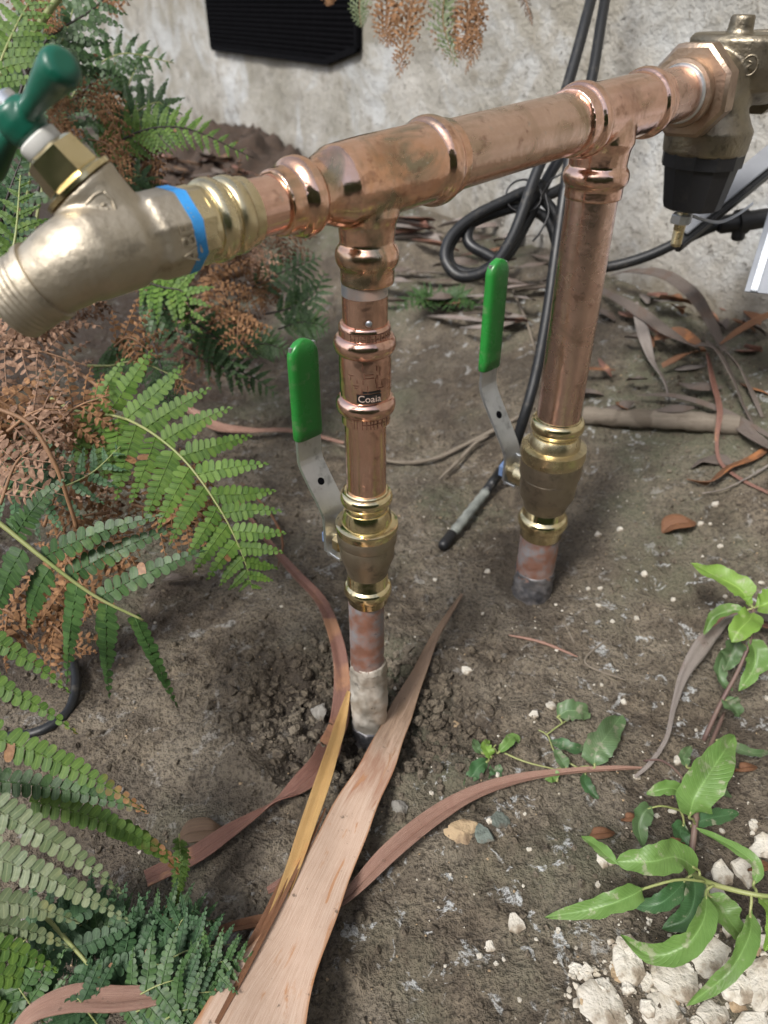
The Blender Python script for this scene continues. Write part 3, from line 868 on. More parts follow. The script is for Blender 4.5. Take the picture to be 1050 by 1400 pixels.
# ------------------------------------------------------------------ ball valves
def ball_valve(x, y, H, k, label, S, go_, gz0, gz1, gw, sw, sz0):
    """H: heights of top lip, top bead, neck, shoulder top, shoulder edge, ring, taper end, lower neck, lower bead, bottom lip"""
    lip, bd, nk, sh, se, ring, tap, ln, lb, bl = H
    r = lambda v: v * k
    t = thing('ball_valve', (x, y, bl), label, 'valve', 'ball valves on the buried pipes')
    up = [(nk - 0.002, r(0.0160)), (nk, r(0.0160)), (bd - 0.0055 * k, r(0.0163))] + bead(bd, r(0.0195), 0.0052 * k, r(0.0165)) + [(bd + 0.0062 * k, r(0.0163)), (lip - 0.001, r(0.0163)), (lip, r(0.0156))]
    vert('upper_press_end', x, y, up, 'brass', parent=t, sharp=50)
    sho = [(se - 0.004, r(0.0230)), (se, r(0.0239)), (se + 0.002 * k, r(0.0239)), (sh - 0.001, r(0.0236)), (sh, r(0.0215)), (sh + 0.0005, r(0.0190)), ((sh + nk) / 2 + 0.001, r(0.0184)), (nk, r(0.0165))]
    vert('shoulder', x, y, sho, 'brass' if k < 1.2 else 'brass_soft', parent=t, sharp=35)
    bod = [(ln - 0.002, r(0.0158)), (ln + 0.001, r(0.0163)), (ln + 0.003, r(0.0168)), (tap - 0.006, r(0.0180)), (tap - 0.001, r(0.0198)), (tap + 0.002, r(0.0208)), (ring - 0.0016, r(0.0216)), (ring - 0.0008, r(0.0212)), (ring, r(0.0226)), (ring + 0.001, r(0.0228)), (se - 0.003, r(0.0230)), (se - 0.002, r(0.0224))]
    bo = vert('body', x, y, bod, 'bronze_valve', parent=t, sharp=35)
    low = [(bl, r(0.0157)), (bl + 0.001, r(0.0163)), (lb - 0.006 * k, r(0.0163))] + bead(lb, r(0.0193), 0.0056 * k, r(0.0165)) + [(lb + 0.0062 * k, r(0.0160)), (ln - 0.001, r(0.0160)), (ln, r(0.0153))]
    vert('lower_press_end', x, y, low, 'brass', parent=t, sharp=50)
    sd_ = Vector((-0.70, 0.714, 0)); w = Vector((0.714, 0.70, 0))
    S = Vector(S)
    ax0 = Vector((x, y, S.z)) + sd_ * r(0.019)
    ln_ = (S - Vector((x, y, S.z))).length - r(0.019)
    G().lathe(ax0, sd_, [(0, 0.0085 * k), (ln_ * 0.55, 0.0085 * k), (ln_ * 0.56, 0.0062 * k), (ln_, 0.0062 * k)], 24).make('stem', M['brass_soft'], t, origin=ax0, sharp=40)
    G().lathe(S - sd_ * 0.0105, sd_, [(0, 0.0088 * k), (0.006, 0.0088 * k)], 6).make('packing_nut', M['brass_soft'], t, origin=S, smooth_=False)
    G().lathe(S + sd_ * 0.0022, sd_, [(0, 0.0082 * k), (0.006, 0.0082 * k), (0.007, 0.0072 * k)], 6).make('lever_nut', M['blue_nut'], t, origin=S, smooth_=False)
    # bent lever plate: S-curve outwards, then straight up inside the grip
    zm = S.z + sz0 + 0.006; zq = gz0 - 0.020
    zl = [S.z - 0.014, S.z + 0.004, zm - 0.006, zm, zm + (zq - zm) * 0.2, zm + (zq - zm) * 0.8, zq, zq + 0.008, gz0 + 0.012]
    ol = [0, 0, 0.0, 0.04 * go_, 0.2 * go_, 0.82 * go_, 0.97 * go_, go_, go_]
    prof = spline([(z_, o_) for z_, o_ in zip(zl, ol)], 48)
    prof += [np.array((gz0 + 0.01 + (gz1 - 0.004 - gz0 - 0.01) * q_ / 4, go_)) for q_ in range(1, 5)]
    V, F = [], []
    th = 0.0030
    for i, (z_, o_) in enumerate(prof):
        a = prof[max(0, i - 1)]; c = prof[min(len(prof) - 1, i + 1)]
        tz, to = c[0] - a[0], c[1] - a[1]; l = math.hypot(tz, to)
        nz, no = -to / l, tz / l
        base = Vector((S.x, S.y, 0)) + sd_ * o_ + UP * z_
        hw = sw / 2 * (0.72 if z_ < S.z - 0.008 else 1)
        for s_, e_ in ((-1, -1), (1, -1), (1, 1), (-1, 1)):
            V.append(base + w * (s_ * hw) + (sd_ * no + UP * nz) * (e_ * th / 2))
    for i in range(len(prof) - 1):
        for e_ in range(4):
            e2 = (e_ + 1) % 4
            F.append((4 * i + e_, 4 * i + e2, 4 * i + 4 + e2, 4 * i + 4 + e_))
    F.append((3, 2, 1, 0)); F.append(tuple(4 * (len(prof) - 1) + e_ for e_ in range(4)))
    lev = mk('lever', V, F, M['zinc'], t, origin=S, sharp=35)
    # stop tab at the lever's foot
    G().box(S + UP * -0.012 - sd_ * 0.006 - w * sw * 0.2, sd_, w, UP, 0.014, 0.007, 0.003, 0.0006).make('stop_tab', M['zinc_bright'], lev, smooth_=False)
    G().box(S + UP * 0.016 - sd_ * 0.005 + w * sw * 0.28, sd_, w, UP, 0.011, 0.004, 0.006, 0.0008).make('stop_tab', M['zinc_bright'], lev, smooth_=False)
    # dark disc laid on the plate face for the shadowed hole, nothing cut
    iz = int(np.argmin([abs(p_[0] - (S.z + gz0) / 2 - 0.004) for p_ in prof]))
    a, c = prof[iz - 1], prof[iz + 1]; l = math.hypot(c[0] - a[0], c[1] - a[1])
    nrm = -(sd_ * ((c[0] - a[0]) / l) + UP * (-(c[1] - a[1]) / l))
    hc = Vector((S.x, S.y, 0)) + sd_ * prof[iz][1] + UP * prof[iz][0] + nrm * (th / 2 + 0.0001)
    G().lathe(hc, nrm, [(0, 0.0030 * k), (0.00015, 0.0030 * k)], 20).make('dark_hole_disc', M['vent_black'], lev, origin=hc, smooth_=False)
    # dipped vinyl grip: rounded slab with a half-round top
    V, F = [], []
    seg = 28
    hts = [gz0, gz0 + 0.001] + [gz0 + (gz1 - gw / 2 - gz0) * q_ / 8 for q_ in range(1, 9)] + [gz1 - gw / 2 + gw / 2 * math.sin(R(a_)) for a_ in (15, 30, 45, 58, 70, 80, 86)]
    for hz in hts:
        dz = max(0, hz - (gz1 - gw / 2))
        hw = max(0.0008, math.sqrt(max(0, (gw / 2) ** 2 - dz ** 2)))
        ht = 0.0048 * k ** 0.5 * (1 if dz <= 0 else max(0.25, hw / (gw / 2)) ** 0.5)
        if hz == gz0: hw *= 0.93; ht *= 0.85
        for q_ in range(seg):
            a_ = 2 * math.pi * q_ / seg
            ca, sa = math.cos(a_), math.sin(a_)
            sx = math.copysign(abs(ca) ** 0.45, ca); sy = math.copysign(abs(sa) ** 0.7, sa)
            V.append(Vector((S.x, S.y, 0)) + sd_ * (go_ + sy * ht) + w * (sx * hw) + UP * hz)
    n = len(hts)
    for i in range(n - 1):
        for q_ in range(seg):
            q2 = (q_ + 1) % seg
            F.append((i * seg + q_, i * seg + q2, (i + 1) * seg + q2, (i + 1) * seg + q_))
    F.append(tuple(reversed(range(seg)))); F.append(tuple((n - 1) * seg + q_ for q_ in range(seg)))
    mk('grip', V, F, M['green_vinyl'], lev, origin=S, sharp=50)
    return t

HL = [0.2535, 0.2465, 0.236, 0.2245, 0.2205, 0.207, 0.190, 0.176, 0.158, 0.1455]
ball_valve(LX + 0.002, LY, HL, 1.0, 'shiny brass ball valve with green lever on the front pipe, in the dug hole',
           (-0.0390, 0.4710, 0.190), 0.027, 0.272, 0.350, 0.0255, 0.0225, 0.020)
HR = [0.219, 0.2105, 0.199, 0.1875, 0.1765, 0.1545, 0.129, 0.1145, 0.097, 0.078]
ball_valve(RX, RY, HR, 1.34, 'dusty brass ball valve with green lever on the thicker rear pipe',
           (0.134, 0.660, 0.137), 0.040, 0.240, 0.349, 0.028, 0.024, 0.016)

# ------------------------------------------------------------------ hose bibb on the near end of the header
J = PL - PD * 0.166
hb = thing('hose_bibb', PL - PD * 0.118, 'cast brass hose tap with green handle and blue tape, on the near pipe end', 'tap')
ad = PL - PD * 0.0815
na = -PD
prof = [(0, 0.0150), (0.001, 0.0172), (0.006, 0.0178)] + bead(0.0115, 0.0196, 0.0045, 0.0176) + [(0.0168, 0.0176)] + bead(0.0225, 0.0206, 0.005, 0.0178) + [(0.029, 0.0180), (0.031, 0.0180)]
adp = G().lathe(ad, na, prof, 56).make('press_adapter', M['brass_soft'], hb, origin=ad, sharp=45)
G().lathe(ad + na * 0.029, na, [(0, 0.0176), (0.0012, 0.0192), (0.011, 0.0192), (0.012, 0.018)], 8, phase=R(22)).make('adapter_hex', M['brass_soft'], adp, origin=ad, sharp=30)
tp = ad + na * 0.0385
G().lathe(tp, na, [(0, 0.0196), (0.0003, 0.0205), (0.0065, 0.0209), (0.0068, 0.0196)], 8, phase=R(22)).make('tape_band', M['blue_tape'], hb, origin=tp, sharp=60)
# cast body: inlet, round chamber, outlet, bonnet neck
OD = Vector((-0.77, -0.15, -0.43)).normalized()
BD = Vector((-0.60, 0.0, 0.80)).normalized()
g = G()
inl = ad + na * 0.041
il = (J - inl).length
g.lathe(inl, na, [(0, 0.0198), (0.001, 0.0208), (0.017, 0.0208), (0.0195, 0.0192), (0.026, 0.0186)], 8, phase=R(22))
g.lathe(inl + na * 0.018, na, [(0, 0.0165), (0.005, 0.0180), (0.011, 0.0204), (il - 0.012, 0.0208), (il - 0.005, 0.0186), (il - 0.001, 0.0130), (il + 0.001, 0.004)], 48)
O0 = J + na * 0.008
g.lathe(O0, OD, [(-0.013, 0.004), (-0.012, 0.0120), (-0.007, 0.0178), (0.002, 0.0192), (0.010, 0.0188), (0.018, 0.0175), (0.022, 0.0168), (0.030, 0.0165)], 48)
B0 = J + PD * 0.017 + BD * 0.011
g.lathe(B0, BD, [(-0.028, 0.006), (-0.018, 0.0160), (-0.006, 0.0165), (0.004, 0.0165), (0.014, 0.0170), (0.0185, 0.0178), (0.0192, 0.0172)], 48)
f = fuse(g, 0.0011, 2)
body = f.make('body', M['bronze_cast'], hb, origin=J)
# hose thread outlet
op = []
for k in range(6):
    op += [(0.040 + k * 0.0026, 0.0171), (0.0410 + k * 0.0026, 0.0178), (0.0418 + k * 0.0026, 0.0178)]
prof = [(0.020, 0.0165), (0.0205, 0.0188), (0.0235, 0.0188), (0.024, 0.0172)] + [(a_ - 0.0145, b_) for a_, b_ in op] + [(0.0418, 0.0168), (0.0424, 0.0158), (0.0421, 0.0135), (0.028, 0.0130)]
G().lathe(O0, OD, prof, 48).make('hose_outlet', M['bronze_cast'], hb, origin=O0 + OD * 0.035, sharp=50)
# bonnet, packing nut, stem, handle
G().lathe(B0 + BD * 0.0192, BD, [(0, 0.0165), (0.0005, 0.0182), (0.0026, 0.0182), (0.0032, 0.0160), (0.0042, 0.0150), (0.0045, 0.0135)], 48).make('bonnet_flange', M['brass'], hb, origin=B0 + BD * 0.019, sharp=40)
G().lathe(B0 + BD * 0.0232, BD, [(0, 0.0138), (0.001, 0.0145), (0.014, 0.0130), (0.0155, 0.0105)], 6, phase=R(10)).make('bonnet_nut', M['brass'], hb, origin=B0 + BD * 0.025, smooth_=False)
G().lathe(B0 + BD * 0.0385, BD, [(0, 0.0088), (0.001, 0.0094), (0.0055, 0.0094), (0.0065, 0.008)], 24).make('packing_gland', M['white_plastic'], hb, origin=B0 + BD * 0.04, sharp=40)
G().lathe(B0 + BD * 0.044, BD, [(0, 0.0045), (0.018, 0.0045)], 16).make('stem', M['brass_soft'], hb, origin=B0 + BD * 0.05, sharp=40)
H0 = B0 + BD * 0.0525
HD = (at(100, 52, 0.265) - H0).normalized()
HD = (HD - BD * HD.dot(BD) * 0.55).normalized()
g = G()
g.lathe(H0 - BD * 0.008, BD, [(0, 0.0070), (0.002, 0.0090), (0.008, 0.0100), (0.014, 0.0090), (0.016, 0.0070)], 32)
for s_ in (1, -1):
    g.lathe(H0, HD * s_, [(0, 0.0056), (0.009, 0.0046), (0.018, 0.0052), (0.036, 0.0078), (0.0415, 0.0082), (0.0440, 0.0072), (0.0452, 0.0045)], 32)
f = fuse(g, 0.0009, 5)
hd = f.make('handle', M['green_paint'], hb, origin=H0)
G().lathe(H0 + BD * 0.008, BD, [(0, 0.0065), (0.003, 0.0062), (0.0042, 0.004)], 20).make('handle_screw', M['zinc_bright'], hd, origin=H0, sharp=40)
# raised letters on the hex flat facing the camera
def facing_frame(c, axis):
    toc = (Vector((0, 0, CAM_H)) - c)
    n_ = (toc - axis * toc.dot(axis)).normalized()
    return n_
lc = inl + na * 0.0085
best, bn = -9, None
up0 = (UP - na * na.z).normalized(); e2_ = na.cross(up0)
for k in range(8):
    a_ = R(22) + 2 * math.pi * (k + 0.5) / 8
    n_ = up0 * math.cos(a_) + e2_ * math.sin(a_)
    sc = n_.dot((Vector((0.02, 0, CAM_H - 0.12)) - lc).normalized())
    if sc > best: best, bn = sc, n_
V, F = text_mesh('ABF', 0.0105, 0.0008)
tx = na.cross(bn) * -1
tx = tx if tx.z > 0 else -tx
ty = bn.cross(tx)
fc = lc + bn * (0.0208 * math.cos(R(22.5)) - 0.0002)
mk('raised_letters', [fc + tx * (v.x - 0.0100) + ty * (v.y - 0.0042) + bn * (v.z + 0.0003) for v in V], F, M['bronze_cast'], body, origin=fc, smooth_=False)
# raised shield emblem on the neck
nn = facing_frame(B0 + BD * 0.006, BD)
ec = B0 + BD * 0.0065
sx_ = BD.cross(nn) * -1
sh_pts = [(-0.0062, 0.0050), (-0.0020, 0.0062), (0.0030, 0.0058), (0.0062, 0.0046), (0.0058, -0.0010), (0.0032, -0.0050), (-0.0004, -0.0064), (-0.0042, -0.0040), (-0.0064, 0.0)]
def on_neck(x, y, h):
    a_ = x / 0.017
    return ec + BD * y + (nn * math.cos(a_) + sx_ * math.sin(a_)) * (0.0166 + h)
g = G()
pts = [on_neck(x, y, 0.0002) for x, y in sh_pts]; pts.append(pts[0])
dense = []
for a, c in zip(pts[:-1], pts[1:]):
    for q_ in range(4): dense.append(a.lerp(c, q_ / 4))
dense.append(pts[-1])
g.tube(dense, 0.0007, 8)
for x, y in ((-0.002, 0.001), (0.0015, 0.0022), (0.001, -0.002), (-0.0018, -0.0012)):
    g.tube([on_neck(x - 0.001, y - 0.0004, 0.0001), on_neck(x + 0.001, y + 0.0006, 0.0001)], 0.0007, 8)
g.make('raised_emblem', M['bronze_cast'], body, origin=ec)

hb.scale = (0.965, 0.965, 0.965)

# ------------------------------------------------------------------ pressure regulator at the far end of the header
PC = PL + PD * 0.440
rg = thing('pressure_regulator', (PC.x, PC.y, 0.347), 'bronze water pressure regulator with black cap, at the far pipe end', 'regulator')
un = PR + PD * 0.115
G().lathe(un, PD, [(0, 0.0205), (0.001, 0.0255), (0.004, 0.0262), (0.012, 0.0250), (0.026, 0.025)], 48).make('union_tail', M['bronze_nut'], rg, origin=un, sharp=40)
nt = un + PD * 0.0120
G().lathe(nt, PD, [(0, 0.0270), (0.0005, 0.0345), (0.003, 0.0375), (0.017, 0.0375), (0.020, 0.0340), (0.022, 0.026)], 8, phase=R(20)).make('union_nut', M['bronze_nut'], rg, origin=nt, sharp=30)
g = G()
g.lathe(nt + PD * 0.018, PD, [(0, 0.0255), (0.03, 0.027), (0.060, 0.030), (0.085, 0.026), (0.135, 0.026)], 40)
ZO = PC.z - 0.466 - 0.006
zt_ = 0.509 + ZO
top_c = PC + PD * 0.020 + Vector((0.012, 0.008, 0))
g.lathe((top_c.x, top_c.y, 0.455 + ZO), (0, 0, 1), [(0, 0.030), (0.012, 0.044), (0.030, 0.049), (zt_ - ZO - 0.455 - 0.004, 0.050), (zt_ - ZO - 0.455, 0.046)], 48)
g.lathe((PC.x, PC.y, 0.427), (0, 0, 1), [(0, 0.0365), (0.002, 0.0375), (0.020, 0.0390), (0.026, 0.0350), (0.036, 0.030), (0.06, 0.028)], 48)
g.lathe((PC.x + 0.006, PC.y - 0.004, zt_ - 0.006), (0, 0, 1), [(0, 0.0115), (0.010, 0.0105), (0.0185, 0.0100), (0.020, 0.009)], 24)
f = fuse(g, 0.0016, 3)
rb = f.make('body', M['bronze_dark'], rg, origin=PC)
G().lathe(nt + PD * 0.135, PD, [(0, 0.030), (0.002, 0.037), (0.020, 0.037), (0.023, 0.030)], 8, phase=R(20)).make('union_nut', M['bronze_dark'], rg, origin=PC, sharp=30)
cp = [(0.378, 0.0250), (0.3795, 0.0272), (0.384, 0.0283), (0.416, 0.0338), (0.4165, 0.0365), (0.4285, 0.0372), (0.4295, 0.0355)]
vert('spring_cap', PC.x, PC.y, cp, 'black_plastic', seg=12, parent=rg, sharp=28)
bx_, by_ = PC.x - 0.010, PC.y - 0.008
vert('adjusting_bolt', bx_, by_, [(0.344, 0.0046)] + [(0.346 + 0.0016 * (k // 2) + (0.0008 if k % 2 else 0), 0.0056 if k % 2 else 0.0048) for k in range(18)] + [(0.379, 0.0052)], 'brass_soft', seg=20, parent=rg, sharp=60)
G().lathe((bx_, by_, 0.3655), (0, 0, 1), [(0, 0.0095), (0.001, 0.0104), (0.008, 0.0104), (0.009, 0.0095)], 6).make('lock_nut', M['zinc_bright'], rg, origin=(bx_, by_, 0.366), smooth_=False)
# raised ring mark on the side of the body
mc = at(1021, 124, 0.62)
dirm = (mc - top_c); dirm.z = 0; dirm.normalize()
mc = Vector((top_c.x, top_c.y, 0.487 + ZO)) + dirm * 0.0492
s_ = dirm.cross(UP)
ring = [mc + s_ * 0.0062 * math.cos(2 * math.pi * k / 24) + UP * 0.0075 * math.sin(2 * math.pi * k / 24) for k in range(25)]
g = G(); g.tube(ring, 0.0009, 8)
g.tube([mc + s_ * x + UP * y for x, y in ((0.002, 0.0035), (-0.0022, 0.002), (0.0018, -0.001), (-0.002, -0.0035))], 0.0008, 8)
g.make('raised_mark', M['bronze_dark'], rb, origin=mc)
# metal tag held under the lock nut
tg = [(945, 287, .735), (962, 300, .73), (985, 303, .735), (1010, 292, .74), (1030, 277, .745)]
P_ = [at(*p) for p in tg]
P_[0] = Vector((bx_, by_, 0.3762))
sp_ = spline([tuple(p) for p in P_], 18)
V, F = [], []
for p in sp_:
    p = Vector(p)
    for s_ in (-0.006, 0.006):
        V.append(p + Vector((0.35, 0.94, 0)) * s_); V.append(p + Vector((0.35, 0.94, 0)) * s_ - UP * 0.0007)
for i in range(17):
    a = 4 * i
    F += [(a, a + 4, a + 6, a + 2), (a + 1, a + 3, a + 7, a + 5), (a, a + 1, a + 5, a + 4), (a + 2, a + 6, a + 7, a + 3)]
F += [(0, 2, 3, 1), (68, 69, 71, 70)]
tag(mk('metal_tag', V, F, M['white_sheet'], None, P_[0], sharp=40), 'curled pale metal strip under the black regulator cap', 'tag')

# slanting bracket and sheet at the right edge
pa, pb = at(930, 312, 0.86), at(1085, 185, 0.86)
d = (pb - pa).normalized(); n_ = Vector((-0.5, -0.8, 0.35)); n_ = (n_ - d * n_.dot(d)).normalized(); w_ = d.cross(n_)
br = thing('angle_bracket', pa, 'slanting grey metal angle strip behind the regulator', 'bracket')
G().box((pa + pb) / 2, d, n_, w_, (pb - pa).length, 0.003, 0.022, 0.0008).make('flange', M['grey_paint'], br, smooth_=False)
G().box((pa + pb) / 2 + w_ * -0.0 - UP * 0.021, d, n_, w_, (pb - pa).length, 0.020, 0.012, 0.002).make('rubber_edge', M['black_rubber'], br, smooth_=False)
q0, q1, q2, q3 = at(1018, 398, 0.80), at(1052, 285, 0.80), at(1130, 290, 0.78), at(1130, 410, 0.78)
nn_ = (q1 - q0).cross(q3 - q0).normalized()
sh_ = thing('metal_sheet', q0, 'pale grey metal sheet poking in at the right edge', 'sheet')
V = [q0, q3, q2, q1]; V = V + [v + nn_ * 0.002 for v in V]
mk('panel', V, [(3, 2, 1, 0), (4, 5, 6, 7)] + [(k, (k + 1) % 4, 4 + (k + 1) % 4, 4 + k) for k in range(4)], M['white_sheet'], sh_, smooth_=False)
ed = (q1 - q0).normalized(); cr = (q3 - q0); cr = (cr - ed * cr.dot(ed)).normalized()
tw = nn_ if nn_.dot(Vector((0, 0, CAM_H)) - q0) > 0 else -nn_
ce = (q0 + q1) / 2 + cr * 0.0085 + tw * 0.0035
G().box(ce, ed, cr, tw, (q1 - q0).length * 0.99, 0.007, 0.003, 0.0008).make('rail', M['galvanised'], sh_, smooth_=False)
ce = (q0 + q1) / 2 + cr * 0.0012 + tw * 0.003

# ------------------------------------------------------------------ black cables
def cable(name, pts, r, mat, label, cat, seg=14, n=90, group=None):
    P = [Vector(p) for p in spline([tuple(p) for p in pts], n)]
    o = G().tube(P, r, seg).make(name, M[mat], None, origin=P[0])
    return tag(o, label, cat, group)
cz = 0.86
c1 = [at(822, -160, .93), at(815, -40, .90), at(800, 30, .88), at(775, 120, .87), at(752, 190, .86), at(730, 245, .855), at(700, 325, .85), at(668, 368, .845), at(630, 378, .845), at(609, 355, .85), at(616, 325, .855), at(645, 298, .86), at(690, 275, .865), at(722, 262, .87), at(745, 275, .875), at(768, 310, .88), at(782, 360, .89)]
cable('cable', c1, 0.0066, 'black_rubber', 'black cable hanging from above and coiled behind the header pipe, left strand', 'cable', n=160)
c2 = [at(838, -160, .95), at(832, -40, .92), at(822, 30, .90), at(806, 120, .885), at(780, 190, .885), at(748, 245, .88), at(722, 300, .875), at(690, 352, .862), at(660, 345, .862), at(640, 330, .865), at(645, 305, .87), at(672, 285, .878), at(712, 278, .884), at(760, 262, .89), at(800, 235, .895)]
cable('cable', c2, 0.0066, 'black_rubber', 'black cable hanging from above, right of the two parallel strands', 'cable', n=150)
c5 = [at(742, 250, .875), at(712, 300, .868), at(690, 345, .858), at(655, 372, .852), at(620, 366, .852), at(614, 340, .858), at(634, 312, .866), at(676, 292, .872), at(714, 284, .878), at(748, 300, .882), at(760, 330, .886), at(772, 380, .895)]
cable('cable', c5, 0.0062, 'black_rubber', 'black cable loop at the back of the coil behind the header pipe', 'cable', n=110)
e0 = spot(604, 748, 0.007); e1 = spot(640, 703, 0.010); e2 = spot(672, 662, 0.014)
c3 = [at(790, 150, .87), at(775, 240, .865), at(762, 330, .87), at(748, 430, .88), at(733, 510, .89), at(716, 572, .90), at(697, 625, (depth(e2) + .90) / 2), e2, e1, e0]
P = [Vector(p) for p in spline([tuple(p) for p in c3], 120)]
k1, k2 = 96, 114
cut = thing('cut_cable', e0, 'black cable running down behind the rear pipe to a frayed muddy end on the soil', 'cable')
G().tube(P[:k1 + 1], 0.0068, 14).make('sheath', M['black_rubber'], cut, origin=P[0])
G().tube(P[k1:k2 + 1], [0.0062 + 0.0007 * math.sin(i * 2.1) for i in range(k2 - k1 + 1)], 14).make('muddy_length', M['dirty_rubber'], cut, origin=P[k1])
G().tube(P[k2:], [0.0068] * (len(P) - k2 - 1) + [0.0052], 14).make('end_cap', M['black_plastic'], cut, origin=P[k2])
# cable to the right with plug
c4 = [at(800, 362, .93), at(830, 365, .93), at(880, 352, .92), at(930, 330, .91), at(985, 306, .90), at(1030, 298, .90), at(1120, 296, .90)]
cb_ = thing('plugged_cable', at(830, 365, .93), 'black cable rising to the right to a plug below the regulator', 'cable')
P = [Vector(p) for p in spline([tuple(p) for p in c4], 60)]
G().tube(P, 0.0065, 12).make('cord', M['black_rubber'], cb_)
pc0, pc1 = at(982, 308, .896), at(1048, 298, .896)
dd = pc1 - pc0
G().lathe(pc0, dd, [(0, 0.008), (0.004, 0.0105), (0.022, 0.0110), (0.0225, 0.0150), (0.034, 0.0150), (0.0345, 0.0115), (dd.length, 0.0115)], 20).make('plug', M['black_plastic'], cb_, sharp=40)
G().lathe(at(1012, 305, .893), (0.1, 0, -1), [(0, 0.008), (0.018, 0.008), (0.02, 0.006)], 14).make('latch', M['black_plastic'], cb_, sharp=40)
# wire tie round the coil
tie = at(716, 268, .862)
ringp = [tie + Vector((math.cos(a) * 0.021, 0.010 * math.sin(a), math.sin(a) * 0.016)) for a in [2 * math.pi * k / 24 for k in range(25)]]
tie_p = ringp + [tie + Vector((0.03, -0.005, 0.02)), tie + Vector((0.05, -0.006, 0.028))]
tag(G().tube([Vector(p) for p in spline([tuple(p) for p in tie_p], 50)], 0.0012, 6).make('wire_tie', M['black_plastic'], None, origin=tie), 'thin black wire tie holding the cable coil together', 'tie')
G_tail = [at(745, 262, .86), at(750, 292, .86), at(738, 318, .865), at(728, 330, .87)]
tag(G().tube([Vector(p) for p in spline([tuple(p) for p in G_tail], 20)], 0.0013, 6).make('loose_wire', M['black_plastic'], None, origin=G_tail[0]), 'thin loose black wire dangling beside the cable coil', 'wire')
# irrigation hose peeping out by the ferns
hp = [spot(100, 905, .006), spot(104, 935, .006), spot(95, 970, .005), spot(70, 992, .004), spot(40, 1004, .002), spot(-10, 1010, .0)]
cable('drip_hose', hp, 0.0048, 'black_rubber', 'thin black hose curving on the soil beside the ferns', 'hose', n=40)

# ------------------------------------------------------------------ strap leaves
def strap(name, pts, mat, label, cat='dead leaf', n=56, ridges=4, fold=0.12, curl=0.0, twist=None, group=None, thick=0.0009, seed=0, tipmat=None, tip_at=0.7, parent=None, ribk=1.0, wk=1.0):
    """pts = (px, py, height above the soil, width in photo pixels); real leaf blade with ribs"""
    rnd = random.Random(seed)
    W = []
    for px, py, h, w in pts:
        p = spot(px, py, h); w *= wk
        W.append((p.x, p.y, p.z, w * depth(p) / 1000.0))
    S = spline(W, n)
    na_ = 2 * ridges + 1
    V, F, uv, mi = [], [], [], []
    L = 0
    prev = None
    tops = []
    for i, s in enumerate(S):
        p = Vector(s[:3]); w = max(0.0006, s[3])
        a = Vector(S[max(0, i - 1)][:3]); c = Vector(S[min(n - 1, i + 1)][:3])
        t = (c - a).normalized()
        if prev is not None: L += (p - prev).length
        prev = p
        side = t.cross(UP)
        side = side.normalized() if side.length > 1e-4 else Vector((1, 0, 0))
        tw = twist(i / (n - 1)) if twist else 0.0
        side = (Matrix.Rotation(tw, 3, t) @ side)
        nr = side.cross(t).normalized()
        for j in range(na_):
            x = -1 + 2 * j / (na_ - 1)
            rib = (0.055 if j % 2 else -0.055) * w * ribk
            z = abs(x) * fold * w + rib * 0.5 - curl * w * (x * x) + 0.03 * w * math.sin(L * 60 + x * 2 + seed)
            V.append(p + side * (x * w / 2 * (1 + 0.03 * math.sin(L * 90 + seed * 3 + (x > 0) * 2))) + nr * z)
            uv.append((x, L * 10))
        tops.append(nr)
    m = len(V)
    for i in range(n):
        for j in range(na_):
            V.append(V[i * na_ + j] - tops[i] * thick); uv.append(uv[i * na_ + j])
    for i in range(n - 1):
        k = 1 if (tipmat and i / (n - 1) > tip_at) else 0
        for j in range(na_ - 1):
            a = i * na_ + j
            F.append((a, a + 1, a + na_ + 1, a + na_)); mi.append(k)
            F.append((m + a, m + a + na_, m + a + na_ + 1, m + a + 1)); mi.append(k)
        a = i * na_; b_ = a + na_ - 1
        F.append((a, a + na_, m + a + na_, m + a)); mi.append(k)
        F.append((b_, m + b_, m + b_ + na_, b_ + na_)); mi.append(k)
    mats = [M[mat]] + ([M[tipmat]] if tipmat else [])
    o = mk(name, V, F, mats, parent, None if parent else Vector(S[0][:3]), sharp=60, uv=uv, mi=mi)
    if label: tag(o, label, cat, group)
    return o

# the big split leaf in front: tan blade, yellow split strip
bl = thing('split_strap_leaf', spot(395, 1290, .02), 'large dry tan strap leaf tapering from the bottom edge up past the front pipe', 'dead leaf')
strap('blade', [(322, 1470, .045, 200), (354, 1385, .04, 146), (402, 1290, .034, 98), (443, 1200, .028, 78), (484, 1110, .024, 64), (520, 1040, .022, 48), (548, 975, .020, 36), (573, 920, .018, 21), (598, 865, .012, 11), (632, 812, .004, 4)], 'strap_big', None, n=90, ridges=11, fold=0.07, curl=-0.03, seed=1, ribk=0.14, wk=0.92, parent=bl, thick=0.0016)
strap('split_strip', [(340, 1330, .028, 9), (372, 1262, .030, 16), (402, 1185, .032, 20), (428, 1110, .034, 22), (450, 1045, .034, 20), (466, 990, .032, 15), (477, 945, .030, 5)], 'strap_yellow', None, n=60, ridges=3, fold=0.28, seed=2, parent=bl, thick=0.0012)
strap('loose_strand', [(296, 1400, .047, 7), (340, 1318, .042, 8), (385, 1232, .036, 6), (425, 1150, .033, 4), (445, 1105, .032, 2)], 'strap_rust', None, n=50, ridges=1, fold=0.3, seed=14, parent=bl)
strap('torn_edge', [(300, 1362, .034, 10), (352, 1278, .033, 13), (392, 1195, .031, 9), (414, 1150, .030, 3)], 'strap_rust', None, n=40, ridges=2, fold=0.2, seed=12, parent=bl)
